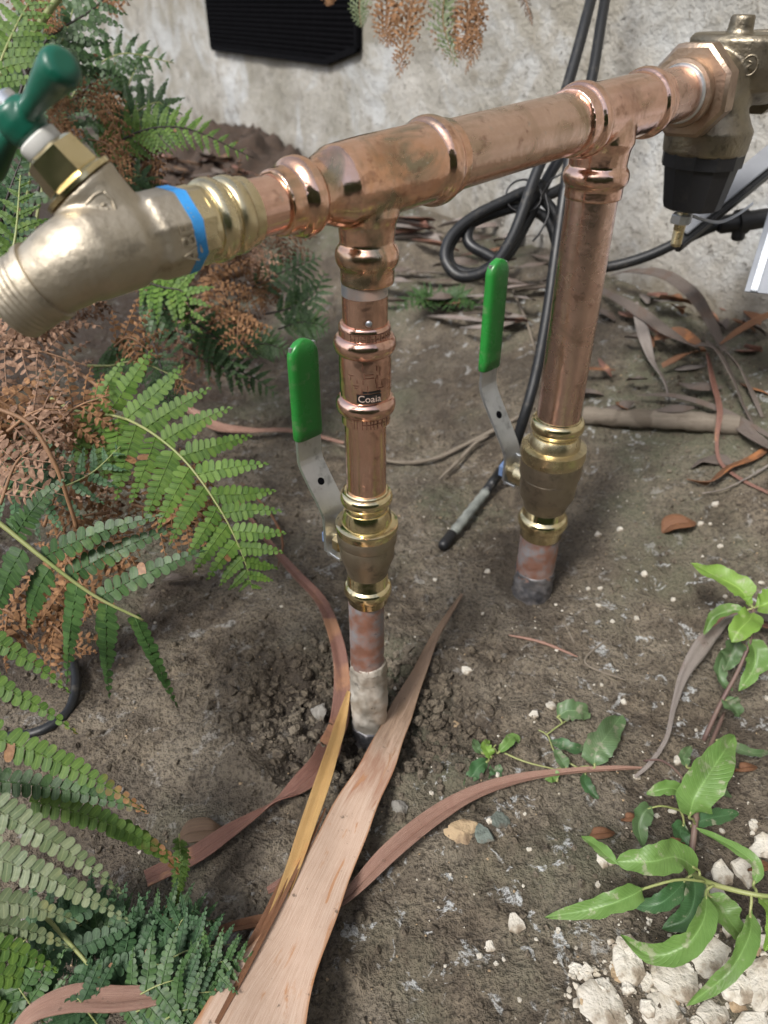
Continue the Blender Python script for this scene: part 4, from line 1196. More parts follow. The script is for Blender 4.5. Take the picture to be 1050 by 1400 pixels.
strap('strap_leaf', [(318, 672, .006, 5), (352, 722, .012, 9), (398, 778, .018, 17), (438, 822, .022, 22), (458, 870, .024, 24), (468, 930, .022, 30), (464, 985, .018, 36), (452, 1020, .014, 40)], 'strap_red', 'brown ribbed strap leaf curving down just left of the front pipe', n=70, ridges=5, fold=0.2, seed=3, wk=0.74)
strap('strap_leaf', [(455, 1010, .010, 38), (440, 1045, .012, 44), (410, 1075, .014, 40), (375, 1098, .014, 26), (345, 1117, .013, 20), (310, 1140, .014, 28), (265, 1170, .014, 34), (200, 1203, .012, 32)], 'strap_red', 'dark red brown strap leaf running from the hole to the lower left ferns', n=70, ridges=4, fold=0.15, seed=4, wk=0.8, twist=lambda t: 0.9 * math.exp(-((t - 0.45) / 0.12) ** 2))
strap('strap_leaf', [(445, 1250, .008, 10), (480, 1222, .012, 24), (530, 1172, .016, 34), (590, 1122, .016, 34), (650, 1086, .014, 26), (710, 1066, .012, 18), (780, 1055, .010, 12), (840, 1051, .009, 9), (878, 1050, .006, 4)], 'strap_pink', 'pinkish brown strap leaf curving right from under the big tan leaf', n=80, ridges=4, fold=0.35, seed=5, wk=0.76)
strap('strap_leaf', [(366, 1218, .006, 10), (400, 1200, .010, 16), (440, 1180, .010, 14)], 'strap_red', 'short dark strap leaf stub showing left of the big tan leaf', n=24, ridges=2, fold=0.2, seed=6)
strap('strap_leaf', [(270, 1290, .008, 4), (300, 1274, .012, 12), (345, 1262, .014, 15), (400, 1252, .010, 12)], 'strap_rust', 'narrow rust red leaf strip running under the left edge of the big leaf', n=34, ridges=2, fold=0.3, seed=7)
strap('strap_leaf', [(10, 1425, .05, 14), (45, 1385, .06, 24), (100, 1366, .06, 36), (160, 1366, .055, 34), (215, 1360, .05, 26), (268, 1345, .045, 10)], 'strap_pink', 'curved dry pinkish leaf base at the lower left corner under green fronds', n=50, ridges=3, fold=0.25, seed=8, curl=0.15)
strap('strap_leaf', [(200, 1362, .03, 16), (270, 1336, .035, 18), (330, 1312, .035, 14), (372, 1296, .03, 4)], 'strap_grey', 'dark grey dry leaf strip crossing behind the small ground fern', n=34, ridges=2, fold=0.25, seed=9)
strap('strap_leaf', [(868, 1062, .006, 4), (890, 1042, .012, 6), (912, 1008, .016, 6), (922, 965, .02, 8), (938, 918, .026, 16), (962, 882, .032, 24), (982, 862, .036, 14), (1000, 846, .04, 10), (1040, 842, .04, 12), (1090, 862, .03, 14)], 'strap_ash', 'ash grey twisted dry stalk beside the bright green weed', n=80, ridges=3, fold=0.3, seed=10, curl=0.3, twist=lambda t: 1.2 * t)
strap('strap_leaf', [(975, 858, .02, 24), (1005, 852, .022, 32), (1045, 858, .022, 28), (1090, 866, .02, 20)], 'strap_red', 'brown curled leaf under the bright green weed at the right edge', n=30, ridges=3, fold=0.5, seed=11)
strap('strap_leaf', [(240, 548, .02, 4), (272, 570, .025, 16), (300, 586, .02, 20), (345, 590, .015, 13), (400, 590, .012, 10), (470, 606, .008, 7)], 'strap_pink', 'pale pinkish strap leaf lying behind the front green lever', n=40, ridges=2, fold=0.2, seed=13)
def twig(pts, r, mat, label, cat='twig', group=None, n=36):
    P = [spot(*p) for p in pts]
    S = [Vector(p) for p in spline([tuple(p) for p in P], n)]
    rr = [r * (1 - 0.6 * abs(2 * i / (n - 1) - 1) ** 3) * (0.85 + 0.3 * ((i * 7919) % 13) / 13) for i in range(n)]
    o = G().tube(S, rr, 7).make('twig', M[mat], None, origin=S[0])
    return tag(o, label, cat, group)
twig([(440, 600, .004), (530, 630, .006), (590, 628, .006), (640, 606, .008), (700, 575, .008), (725, 560, .006)], 0.0032, 'bark', 'thin grey twig running between the two valves')
twig([(600, 655, .004), (625, 632, .008), (650, 606, .012), (668, 596, .012)], 0.0028, 'bark', 'short forked twig stuck against the grey twig between valves')
twig([(695, 868, .003), (740, 878, .004), (790, 898, .003)], 0.0016, 'strap_pink', 'thin pale stalk on the soil below the rear pipe')
twig([(772, 852, .003), (786, 880, .003)], 0.0014, 'bark', 'tiny grey stick on the soil below the rear pipe')
twig([(330, 660, .01), (368, 700, .012), (386, 740, .010), (380, 775, .006)], 0.0016, 'strap_rust', 'thin rust coloured stem looping beside the fern tip')
twig([(700, 395, .01), (720, 440, .012), (732, 480, .01)], 0.0022, 'bark', 'thin pale twig behind the rear green lever')
twig([(835, 870, .004), (800, 905, .003), (855, 930, .002)], 0.0012, 'bark', 'fine bent twig right of the rear pipe foot')
# branch lying by the wall
P = [spot(800, 568, .012), spot(860, 572, .013), spot(930, 575, .013), spot(1012, 582, .012)]
S = [Vector(p) for p in spline([tuple(p) for p in P], 40)]
rr = [0.0125 * (1 + 0.06 * math.sin(i * 0.9) + 0.04 * math.sin(i * 2.3)) for i in range(40)]
gb = G().tube(S, rr, 16)
uvb = [(math.sin(i % 16 / 16 * 6.28), i // 16 * 0.05) for i in range(len(gb.V))]
tag(mk('fallen_branch', gb.V, gb.F, M['bark'], None, P[0], sharp=60, uv=uvb), 'grey fallen branch lying on the soil right of the rear pipe', 'branch')

# leaf litter against the wall, right
lit = [
 ([(835, 376, .02, 6), (862, 370, .05, 16), (905, 374, .08, 22), (945, 400, .09, 26), (972, 440, .06, 24), (990, 480, .03, 12)], 'strap_grey', 'arched grey dead leaf standing against the wall below the cable plug'),
 ([(820, 395, .02, 10), (865, 420, .04, 22), (915, 455, .05, 26), (955, 478, .05, 20)], 'strap_ash', 'pale grey strap leaf sloping right below the black cable'),
 ([(868, 415, .03, 14), (878, 450, .04, 24), (890, 490, .03, 20), (908, 520, .02, 16), (915, 545, .008, 5)], 'strap_ash', 'folded pale grey leaf hanging beside the rear pipe'),
 ([(955, 470, .05, 20), (980, 480, .05, 34), (1000, 515, .04, 30), (1015, 550, .02, 18), (1030, 580, .01, 6)], 'strap_ash', 'wide drooping pale brown leaf at the heart of the litter'),
 ([(990, 478, .05, 14), (1012, 505, .04, 22), (1030, 540, .02, 14), (1042, 570, .01, 5)], 'strap_grey', 'dark grey drooping leaf at the right of the litter'),
 ([(968, 485, .04, 14), (975, 520, .04, 17), (984, 560, .03, 14), (980, 600, .02, 8), (985, 632, .012, 7), (1015, 656, .008, 7), (1060, 678, .006, 6)], 'strap_red', 'long reddish leaf dropping over the fallen branch to the right edge'),
 ([(872, 540, .02, 8), (915, 540, .022, 11), (965, 552, .022, 12), (1010, 572, .02, 12), (1070, 606, .015, 10)], 'strap_grey', 'thin purplish strap leaf lying along the fallen branch'),
 ([(895, 462, .03, 12), (925, 455, .04, 26), (950, 466, .035, 22), (965, 480, .03, 8)], 'strap_rust', 'small orange brown leaf in the dark hollow of the litter'),
 ([(905, 500, .02, 10), (935, 485, .03, 16), (965, 478, .035, 8)], 'strap_rust', 'narrow orange leaf sliver low in the litter hollow'),
 ([(1060, 425, .05, 20), (1030, 440, .05, 16), (1005, 455, .045, 12), (985, 470, .04, 4)], 'strap_rust', 'rust leaf pointing left out of the right edge'),
 ([(940, 655, .006, 6), (968, 660, .012, 26), (995, 640, .014, 30), (1030, 625, .012, 22), (1060, 605, .01, 8)], 'strap_rust', 'crumpled brown leaf on the soil below the branch at right'),
 ([(945, 640, .004, 8), (960, 630, .006, 36), (985, 628, .006, 30), (1000, 634, .004, 6)], 'strap_ash', 'flat tan leaf fragment on the soil below the branch'),
 ([(1060, 630, .01, 4), (1030, 648, .012, 5), (990, 668, .01, 5), (960, 674, .006, 3)], 'strap_ash', 'thin pale stalk crossing the rusty leaf at the right edge'),
 ([(985, 560, .02, 14), (1015, 585, .02, 22), (1060, 615, .02, 26)], 'strap_ash', 'flat pale leaf piece at the right edge by the branch end'),
]
for i, (p, m_, lb) in enumerate(lit):
    p = [(a, b, c, d * 0.64) for a, b, c, d in p]
    m_ = {'strap_ash': 'strap_grey' if i % 2 else 'strap_ash'}.get(m_, m_)
    strap('strap_leaf' if p[1][3] < 24 else 'dead_leaf', p, m_, lb, n=36, ridges=2, fold=0.25, seed=20 + i, curl=0.2, twist=(lambda t, i=i: 0.8 * math.sin(t * 3 + i)))
# litter at the wall foot behind the header, centre
rnd = random.Random(31)
for i in range(46):
    x = rnd.uniform(530, 770); y = rnd.uniform(292, 420 if x < 600 else 450)
    a = rnd.uniform(-0.5, 0.6); l = rnd.uniform(30, 85)
    w = rnd.uniform(8, 20)
    dx, dy = math.cos(a) * l, math.sin(a) * l * 0.45
    h = rnd.uniform(0.01, 0.05)
    strap('dead_leaf', [(x - dx / 2, y - dy / 2, h * .5, 3), (x - dx / 5, y - dy / 6, h, w), (x + dx / 5, y + dy / 8, h, w * .9), (x + dx / 2, y + dy / 2, h * .6, 3)],
          rnd.choice(['strap_grey', 'strap_grey', 'strap_ash', 'strap_red']), 'grey brown dead leaf in the litter below the cable coil, behind the header', group='leaf litter behind the header', n=12, ridges=1, fold=0.3, seed=50 + i, curl=rnd.uniform(-.2, .4), twist=(lambda t, k=rnd.uniform(-.7, .7): k * t))
for i in range(60):
    x = rnd.uniform(190, 350); y = rnd.uniform(212, 300)
    l = rnd.uniform(16, 42); a = rnd.uniform(-0.6, 1.0); w = rnd.uniform(6, 13)
    dx, dy = math.cos(a) * l, math.sin(a) * l * 0.5
    h = rnd.uniform(0.01, 0.06)
    strap('dead_leaf', [(x - dx / 2, y - dy / 2, h * .5, 2), (x - dx / 5, y - dy / 6, h, w), (x + dx / 5, y + dy / 8, h, w * .9), (x + dx / 2, y + dy / 2, h * .6, 2)],
          rnd.choice(['strap_tip', 'strap_tip', 'strap_grey', 'strap_red']), 'dark rotting leaf in the heap at the wall foot behind the tap', group='rotting leaf heap behind the tap', n=9, ridges=1, fold=0.3, seed=450 + i, curl=rnd.uniform(-.2, .5), twist=(lambda t, k=rnd.uniform(-.8, .8): k * t))
for i in range(34):
    x = rnd.uniform(800, 1050); y = rnd.uniform(400, 560)
    a = rnd.uniform(-0.3, 1.3); l = rnd.uniform(20, 60)
    dx, dy = math.cos(a) * l, math.sin(a) * l * 0.6
    h = rnd.uniform(0.005, 0.03); w = rnd.uniform(8, 20)
    strap('dead_leaf', [(x - dx / 2, y - dy / 2, h * .5, 3), (x - dx / 5, y - dy / 6, h, w), (x + dx / 5, y + dy / 8, h, w * .9), (x + dx / 2, y + dy / 2, h * .6, 3)],
          rnd.choice(['strap_grey', 'strap_grey', 'strap_ash', 'strap_red', 'strap_rust']), 'small grey brown leaf scrap in the litter right of the rear pipe', group='leaf scraps right of the rear pipe', n=10, ridges=1, fold=0.3, seed=150 + i, curl=rnd.uniform(-.2, .5), twist=(lambda t, k=rnd.uniform(-.8, .8): k * t))

# ------------------------------------------------------------------ ferns
class FG(G):
    def __init__(s): super().__init__(); s.var, s.dry, s.edge = [], [], []
    def push(s, V, F, var, dry, edge=None):
        s.edge += edge or [0.5] * len(V)
        b = len(s.V); s.V += V; s.F += [tuple(i + b for i in f) for f in F]
        s.var += [var] * len(V); s.dry += (dry if isinstance(dry, list) else [dry] * len(V))
    def make(s, name, mats, parent, origin): return mk(name, s.V, s.F, mats, parent, origin, attrs={'var': s.var, 'dry': s.dry, 'edge': s.edge})

def rib(fg, pts, r0, r1, var=0.2, dry=0.0, seg=4):
    b0 = len(fg.V)
    g = G(); n = len(pts)
    g.tube(pts, [r0 + (r1 - r0) * i / (n - 1) for i in range(n)], seg)
    fg.push(g.V, g.F, var, dry)

def pinna(fg, p0, p1, bow, w, npair, N, rnd, dead=0.0, tipdry=0.0, dry0=0.0, fine=True, lobe=1.0):
    """one leaflet row: midrib p0->p1 bulging by bow, with pairs of rounded lobes"""
    p0, p1 = Vector(p0), Vector(p1)
    pm = (p0 + p1) / 2 + bow
    def pt(t): return p0 * (1 - t) ** 2 + pm * (2 * t * (1 - t)) + p1 * t * t
    L = (p1 - p0).length
    step = 1.0 / npair
    rib(fg, [pt(k / 6) for k in range(7)], max(0.0006, w * 0.026), 0.0003, 0.9, dry0)
    for i in range(npair):
        for s_ in (-1, 1):
            t = (i + 0.35 + (0.3 if s_ > 0 else 0)) * step
            if t > 0.99: continue
            if dead and rnd.random() < 0.06: continue
            c = pt(t)
            T = (pt(min(1, t + .02)) - pt(max(0, t - .02))).normalized()
            S = T.cross(N).normalized() * s_
            nr = (S.cross(T) * s_).normalized()
            if nr.dot(N) < 0: nr = -nr
            prof = min(1, 0.75 + t * 2.2) * (1 - t ** 1.75) ** 0.85 + 0.06
            l = w / 2 * prof * rnd.uniform(0.82, 1.08) * (0.6 if rnd.random() < 0.05 else 1)
            pw = L * step * 0.98 * lobe * min(1, 0.35 + prof)
            ang = R(rnd.uniform(12, 22))
            A = (S * math.cos(ang) + T * math.sin(ang)).normalized()
            cup = rnd.uniform(0.02, 0.14)
            if dead:
                l *= rnd.uniform(0.7, 1.1); pw *= rnd.uniform(0.45, 0.75)
                A = (A + nr * rnd.uniform(-0.5, 0.25) * dead + T * rnd.uniform(-0.25, 0.35) * dead).normalized()
                cup = rnd.uniform(0.2, 1.3) * dead
            B = nr.cross(A).normalized()
            nn = A.cross(B)
            if nn.dot(nr) < 0: nn = -nn
            tilt = 0.16 * s_ + rnd.uniform(-0.14, 0.14) + (rnd.uniform(-.6, .6) if dead else 0)
            B = (B + nn * tilt).normalized()
            if dead: st = ((0.0, 0.5), (0.35, 1.0), (0.7, 0.85), (1.0, 0.2))
            elif fine: st = ((0.0, 0.92), (0.45, 1.06), (0.78, 0.92), (0.95, 0.56), (1.0, 0.2))
            else: st = ((0.0, 0.95), (0.7, 1.0), (1.0, 0.45))
            V, F = [], []
            for a, hw in st:
                base = c + A * (l * a) - nn * (cup * l * a * a)
                e = pw / 2 * hw
                V += [base - B * e - nn * e * 0.03, base - nn * e * 0.05, base + B * e + nn * e * 0.06]
            for k in range(len(st) - 1):
                F += [(3 * k, 3 * k + 1, 3 * k + 4, 3 * k + 3), (3 * k + 1, 3 * k + 2, 3 * k + 5, 3 * k + 4)]
            d = dry0 + tipdry * max(0, (t - 0.55) / 0.45) + (0.7 if rnd.random() < 0.005 else 0)
            dl = []
            for k, (a, hw) in enumerate(st): dl += [d + 0.10 * a * (tipdry > 0)] * 3
            ed = []
            for k, (a, hw) in enumerate(st): ed += [1.0, 1.0 if k == len(st) - 1 else 0.0, 1.0]
            fg.push(V, F, rnd.random(), dl, ed)

def frond(plant, pts, plen, npairs, mat, N, seed, pw=0.28, lobes=13, dead=0.0, dry=0.0, tipdry=0.0, stalk='stalk_green', r=0.0016, start=0.12, sag=0.10, swing=0.9, split=True, fine=True, prof=None, droop=0.0, sides=(1, -1), label=None):
    """arching frond: stalk through world points, pinnae in pairs"""
    rnd = random.Random(seed)
    S = [Vector(p) for p in spline([tuple(p) for p in pts], 40)]
    g = G().tube(S, [r * (1 - 0.75 * i / 39) for i in range(40)], 7)
    fr = mk('frond', g.V, g.F, M[stalk], plant, origin=S[0])
    if label: fr['label'] = label
    N = Vector(N).normalized()
    fgm = FG()
    for i in range(npairs):
        for s_ in sides:
            t = start + (1 - start) * (i + (0.25 if s_ > 0 else 0.65)) / npairs
            if t > 0.985: continue
            q = t * 39; k = int(q); fr_ = q - k
            p = S[k].lerp(S[min(39, k + 1)], fr_)
            T = (S[min(39, k + 2)] - S[max(0, k - 1)]).normalized()
            side = T.cross(N).normalized() * s_
            u = (t - start) / (1 - start)
            pl = (prof(u) if prof else (0.55 + 0.45 * min(1, u * 4)) * (1 - u ** 1.7) ** 0.85 + 0.05)
            l = plen * pl * rnd.uniform(0.92, 1.06)
            d = (side * swing + T * (0.35 + 0.3 * u) + N * rnd.uniform(-.10, .10) - UP * droop)
            if dead: d += Vector((rnd.uniform(-.4, .4), rnd.uniform(-.4, .4), rnd.uniform(-.8, .2))) * dead
            d.normalize()
            e = p + d * l
            bow = N * (sag * l * rnd.uniform(0.2, 2.0)) - UP * (0.02 * l) + T * (l * rnd.uniform(-0.10, 0.06))
            e = e - N * (l * rnd.uniform(-0.03, 0.16))
            fg = FG() if split else fgm
            nl = max(4, int(lobes * (0.35 + 0.65 * l / plen)))
            pinna(fg, p, e, bow, l * pw * (1 + 0.5 * (1 - l / plen)), nl, (N + Vector((rnd.uniform(-.15, .15), rnd.uniform(-.15, .15), 0))).normalized(), rnd, dead, tipdry if rnd.random() < 0.7 else 0, dry, fine)
            if split: fg.make('pinna', M[mat], fr, p)
    if not split: fgm.make('leaflets', M[mat], fr, S[0])
    return fr

CV = Vector((0, 0, 1))
FN = Vector((0.10, -0.60, 0.80))           # leaf faces turned up and towards the open side

# --- fern beside the front lever: F1 bright frond, F2 dark frond
f1 = thing('fern', spot(60, 640), 'green fern spreading over the soil beside the front lever', 'fern')
frond(f1, [at(70, 545, .66), at(105, 562, .645), at(175, 574, .625), at(245, 622, .605), at(300, 695, .60), at(332, 760, .605), at(345, 806, .615)], 0.070, 14, 'fern_bright', (0.15, -0.72, 0.68), 101, pw=0.315, lobes=13, start=0.17, sag=0.05, swing=1.0,
      prof=lambda u: (0.80 + 0.20 * min(1, u * 5)) * (1 - u ** 1.9) ** 0.8 + 0.05, label='bright green frond with its tip hanging over the soil')
F2 = [at(-40, 690, .50), at(0, 716, .505), at(65, 768, .51), at(130, 815, .52), at(196, 848, .53)]
S2 = [Vector(p) for p in spline([tuple(p) for p in F2], 30)]
g = G().tube(S2, [0.0021 - 0.0012 * i / 29 for i in range(30)], 8)
fr2 = mk('frond', g.V, g.F, M['stalk_green'], f1, origin=S2[0])
fr2['label'] = 'dark glossy frond on a pale straight stalk'
for i, (bx, by, ex, ey, w, dz) in enumerate([(20, 735, 90, 655, 42, .0), (58, 762, 225, 704, 40, .0), (92, 790, 240, 722, 40, .01), (135, 818, 284, 752, 40, .015), (15, 728, 45, 700, 36, .02),
                                      (30, 752, -8, 856, 46, .03), (67, 778, 38, 860, 46, .035), (106, 800, 92, 936, 40, .05), (146, 826, 150, 955, 40, .06), (184, 842, 243, 968, 30, .07)]):
    rnd = random.Random(200 + i)
    z0 = 0.505 + 0.03 * (bx / 200)
    fg = FG()
    p0, p1 = at(bx, by, z0), at(ex, ey, z0 + dz)
    pinna(fg, p0, p1, Vector((0.0, -0.004, 0.010)), 0.95 * w * z0 / 1000, 13, Vector((-.1, -.75, .65)), rnd, lobe=1.0)
    fg.make('pinna', M['fern_dark'], fr2, p0)
# extra fronds of the same fern among the dead ones
frond(f1, [at(-60, 640, .62), at(10, 668, .61), at(60, 672, .60), at(120, 650, .60), at(165, 610, .61)], 0.045, 9, 'fern_blue', (0, -.7, .7), 103, lobes=9, start=0.2, label='short bluish green frond')
frond(f1, [at(120, 500, .74), at(150, 500, .735), at(190, 495, .73), at(250, 520, .72)], 0.04, 8, 'fern_dark', (0, -.7, .7), 104, lobes=8)
frond(f1, [at(-60, 580, .70), at(-10, 600, .69), at(40, 600, .68), at(95, 570, .68)], 0.04, 9, 'fern_blue', (0, -.7, .7), 105, lobes=8, stalk='stalk_brown')

# --- near fern at the lower left: leaflet rows reaching in from the left edge
f3 = thing('fern', spot(-60, 1150), 'large near fern with pale scalloped fronds at the lower left edge', 'fern')
F3 = [at(-150, 860, .44), at(-110, 960, .425), at(-90, 1080, .41), at(-90, 1200, .40), at(-110, 1330, .39)]
S3 = [Vector(p) for p in spline([tuple(p) for p in F3], 30)]
g = G().tube(S3, 0.0024, 8)
fr3 = mk('frond', g.V, g.F, M['stalk_green'], f3, origin=S3[0])
rows = [  # base px, py, tip px, py, width px, material, dry at tip, depth, lift
 (-110, 835, 97, 948, 46, 'fern_bright', .1, .44, .012), (-100, 905, 107, 1004, 46, 'fern_bright', .5, .445, .012),
 (-100, 985, 200, 1108, 62, 'fern_bright', .75, .425, .016), (-60, 1065, 205, 1112, 50, 'fern_dark', .6, .445, .010),
 (-90, 1075, 168, 1222, 66, 'fern_pale', .25, .405, .016), (-90, 1150, 178, 1262, 62, 'fern_pale', .2, .41, .012),
 (-80, 1230, 110, 1262, 52, 'fern_pale', .1, .42, .008), (-80, 1258, 96, 1296, 44, 'fern_pale', .0, .425, .008),
 (40, 1095, 248, 1180, 44, 'fern_bright', .95, .455, .012), (-60, 1290, 80, 1330, 50, 'fern_bright', 0, .42, .008),
 (-60, 1335, 62, 1352, 48, 'fern_bright', 0, .425, .006), (-60, 1385, 40, 1400, 52, 'fern_bright', 0, .42, .006),
 (150, 1130, 246, 1196, 34, 'fern_bright', 1.0, .47, .008)]
for i, (bx, by, ex, ey, w, m_, td, z0, lift) in enumerate(rows):
    rnd = random.Random(300 + i)
    fg = FG()
    p0, p1 = at(bx, by, z0), at(ex, ey, z0 + 0.02)
    nl = max(9, int((Vector((bx, by)) - Vector((ex, ey))).length / 13.0))
    pinna(fg, p0, p1, Vector((0.006, 0.004, lift)), 0.86 * w * z0 / 1000, nl, Vector((.15, -.55, .82)), rnd, tipdry=td, lobe=1.0)
    fg.make('pinna', M[m_], fr3, p0)
frond(f3, [at(245, 1140, .50), at(247, 1180, .505), at(243, 1215, .51), at(238, 1248, .515)], 0.008, 14, 'fern_bright', (0, -.6, .8), 330, pw=0.8, lobes=2, split=False, start=0.05, r=0.0006, label='small upright green frond tip')

# --- small bluish fern on the soil at the bottom
f4 = thing('fern', spot(150, 1330), 'small bluish green fern low on the soil at the lower left', 'fern')
ST4 = [at(40, 1230, .455), at(85, 1278, .455), at(130, 1330, .45), at(190, 1410, .44), at(230, 1470, .43)]
frond(f4, ST4, 0.045, 6, 'fern_blue', (.1, -.5, .85), 401, lobes=9, pw=0.34, start=0.1, r=0.0017, label='frond on a long straight pale stalk')
rnd = random.Random(44)
for i, (ax_, ay, bx, by, l) in enumerate([(110, 1300, 190, 1262, .028), (95, 1310, 250, 1290, .034), (120, 1345, 260, 1320, .034), (150, 1385, 300, 1330, .034), (170, 1390, 330, 1355, .03), (200, 1330, 330, 1290, .028), (190, 1275, 300, 1260, .026),
                                     (60, 1330, 120, 1260, .03), (30, 1290, 110, 1240, .028), (215, 1400, 300, 1385, .03), (140, 1410, 90, 1350, .03), (230, 1310, 270, 1240, .022), (60, 1400, 10, 1330, .035), (100, 1290, 160, 1240, .03), (160, 1330, 230, 1300, .028), (250, 1350, 345, 1310, .024), (180, 1300, 240, 1270, .024)]):
    z0 = 0.478 - (ay - 1300) * 0.0004
    p0 = at(ax_, ay, z0); p1 = at(bx, by, z0 + .012)
    pm = (p0 + p1) / 2 + UP * 0.012
    frond(f4, [p0, pm, p1], l * 1.1, 6, 'fern_blue' if i % 3 else 'fern_dark', (rnd.uniform(-.25, .35), -.45, .85), 410 + i, lobes=10, pw=0.32, split=False, r=0.0007, start=0.1, sag=0.02)

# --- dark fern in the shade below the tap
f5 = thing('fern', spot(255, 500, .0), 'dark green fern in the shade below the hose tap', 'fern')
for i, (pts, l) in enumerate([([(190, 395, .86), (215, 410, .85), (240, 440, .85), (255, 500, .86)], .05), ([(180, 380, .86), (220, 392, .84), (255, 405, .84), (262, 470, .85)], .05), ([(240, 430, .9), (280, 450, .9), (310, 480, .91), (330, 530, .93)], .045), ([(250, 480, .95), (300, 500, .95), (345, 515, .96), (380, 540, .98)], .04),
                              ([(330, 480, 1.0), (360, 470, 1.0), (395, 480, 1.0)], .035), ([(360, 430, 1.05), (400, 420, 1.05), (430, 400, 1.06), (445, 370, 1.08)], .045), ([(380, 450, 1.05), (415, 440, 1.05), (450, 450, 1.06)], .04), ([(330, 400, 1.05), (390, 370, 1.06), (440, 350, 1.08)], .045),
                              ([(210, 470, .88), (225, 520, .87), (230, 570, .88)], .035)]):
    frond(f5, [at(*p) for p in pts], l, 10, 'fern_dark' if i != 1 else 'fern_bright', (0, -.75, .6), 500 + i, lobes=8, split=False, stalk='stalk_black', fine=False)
f5b = thing('small_fern', spot(600, 415), 'tiny dark green fern at the wall foot left of the rear lever', 'fern')
for i in range(9):
    a = i / 9 * math.pi
    c = spot(600 + 8 * math.cos(a), 425, 0.01)
    frond(f5b, [c, c + Vector((math.cos(a) * .03, -.01, .03)), c + Vector((math.cos(a) * .085, -.03 - .02 * math.sin(a), .015))], 0.03, 8, 'fern_dark', (0, -.5, .85), 560 + i, lobes=5, split=False, stalk='stalk_black', fine=False, r=0.0008)

# --- green fern climbing the wall at the upper left
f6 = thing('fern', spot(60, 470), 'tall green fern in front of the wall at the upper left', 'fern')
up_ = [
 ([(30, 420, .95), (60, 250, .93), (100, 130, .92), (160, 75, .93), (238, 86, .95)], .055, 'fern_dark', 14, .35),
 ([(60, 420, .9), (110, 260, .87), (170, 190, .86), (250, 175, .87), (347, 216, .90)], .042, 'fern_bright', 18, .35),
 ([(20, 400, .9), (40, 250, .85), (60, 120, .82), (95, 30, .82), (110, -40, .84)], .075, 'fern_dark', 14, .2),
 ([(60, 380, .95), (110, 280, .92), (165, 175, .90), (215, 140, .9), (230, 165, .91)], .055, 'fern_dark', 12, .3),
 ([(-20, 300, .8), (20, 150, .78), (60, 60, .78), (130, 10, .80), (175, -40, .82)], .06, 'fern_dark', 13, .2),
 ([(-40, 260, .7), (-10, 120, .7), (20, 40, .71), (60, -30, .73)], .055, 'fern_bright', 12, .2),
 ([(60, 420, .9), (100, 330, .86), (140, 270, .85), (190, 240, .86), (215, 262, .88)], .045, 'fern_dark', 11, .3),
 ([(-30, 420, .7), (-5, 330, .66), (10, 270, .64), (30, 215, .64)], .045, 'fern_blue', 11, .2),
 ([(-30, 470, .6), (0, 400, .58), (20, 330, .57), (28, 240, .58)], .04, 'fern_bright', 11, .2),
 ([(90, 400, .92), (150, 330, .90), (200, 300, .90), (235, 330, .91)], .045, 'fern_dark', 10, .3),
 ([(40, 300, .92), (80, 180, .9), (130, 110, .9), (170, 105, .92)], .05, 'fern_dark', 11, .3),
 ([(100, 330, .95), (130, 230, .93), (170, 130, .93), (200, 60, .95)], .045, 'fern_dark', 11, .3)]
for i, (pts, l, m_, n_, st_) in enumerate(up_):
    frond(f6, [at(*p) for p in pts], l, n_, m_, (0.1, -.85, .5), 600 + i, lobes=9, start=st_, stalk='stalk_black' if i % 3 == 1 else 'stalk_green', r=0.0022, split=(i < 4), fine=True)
S6 = [at(-10, 115, .74), at(30, 70, .74), at(62, 22, .745), at(100, -30, .75)]
G().tube([Vector(p) for p in spline([tuple(p) for p in S6], 20)], 0.0036, 8).make('stem', M['stalk_green'], f6, origin=S6[0])
S6 = [at(-5, 20, .76), at(25, 75, .76), at(48, 140, .765), at(55, 200, .77)]
G().tube([Vector(p) for p in spline([tuple(p) for p in S6], 20)], 0.0034, 8).make('stem', M['stalk_black'], f6, origin=S6[0])

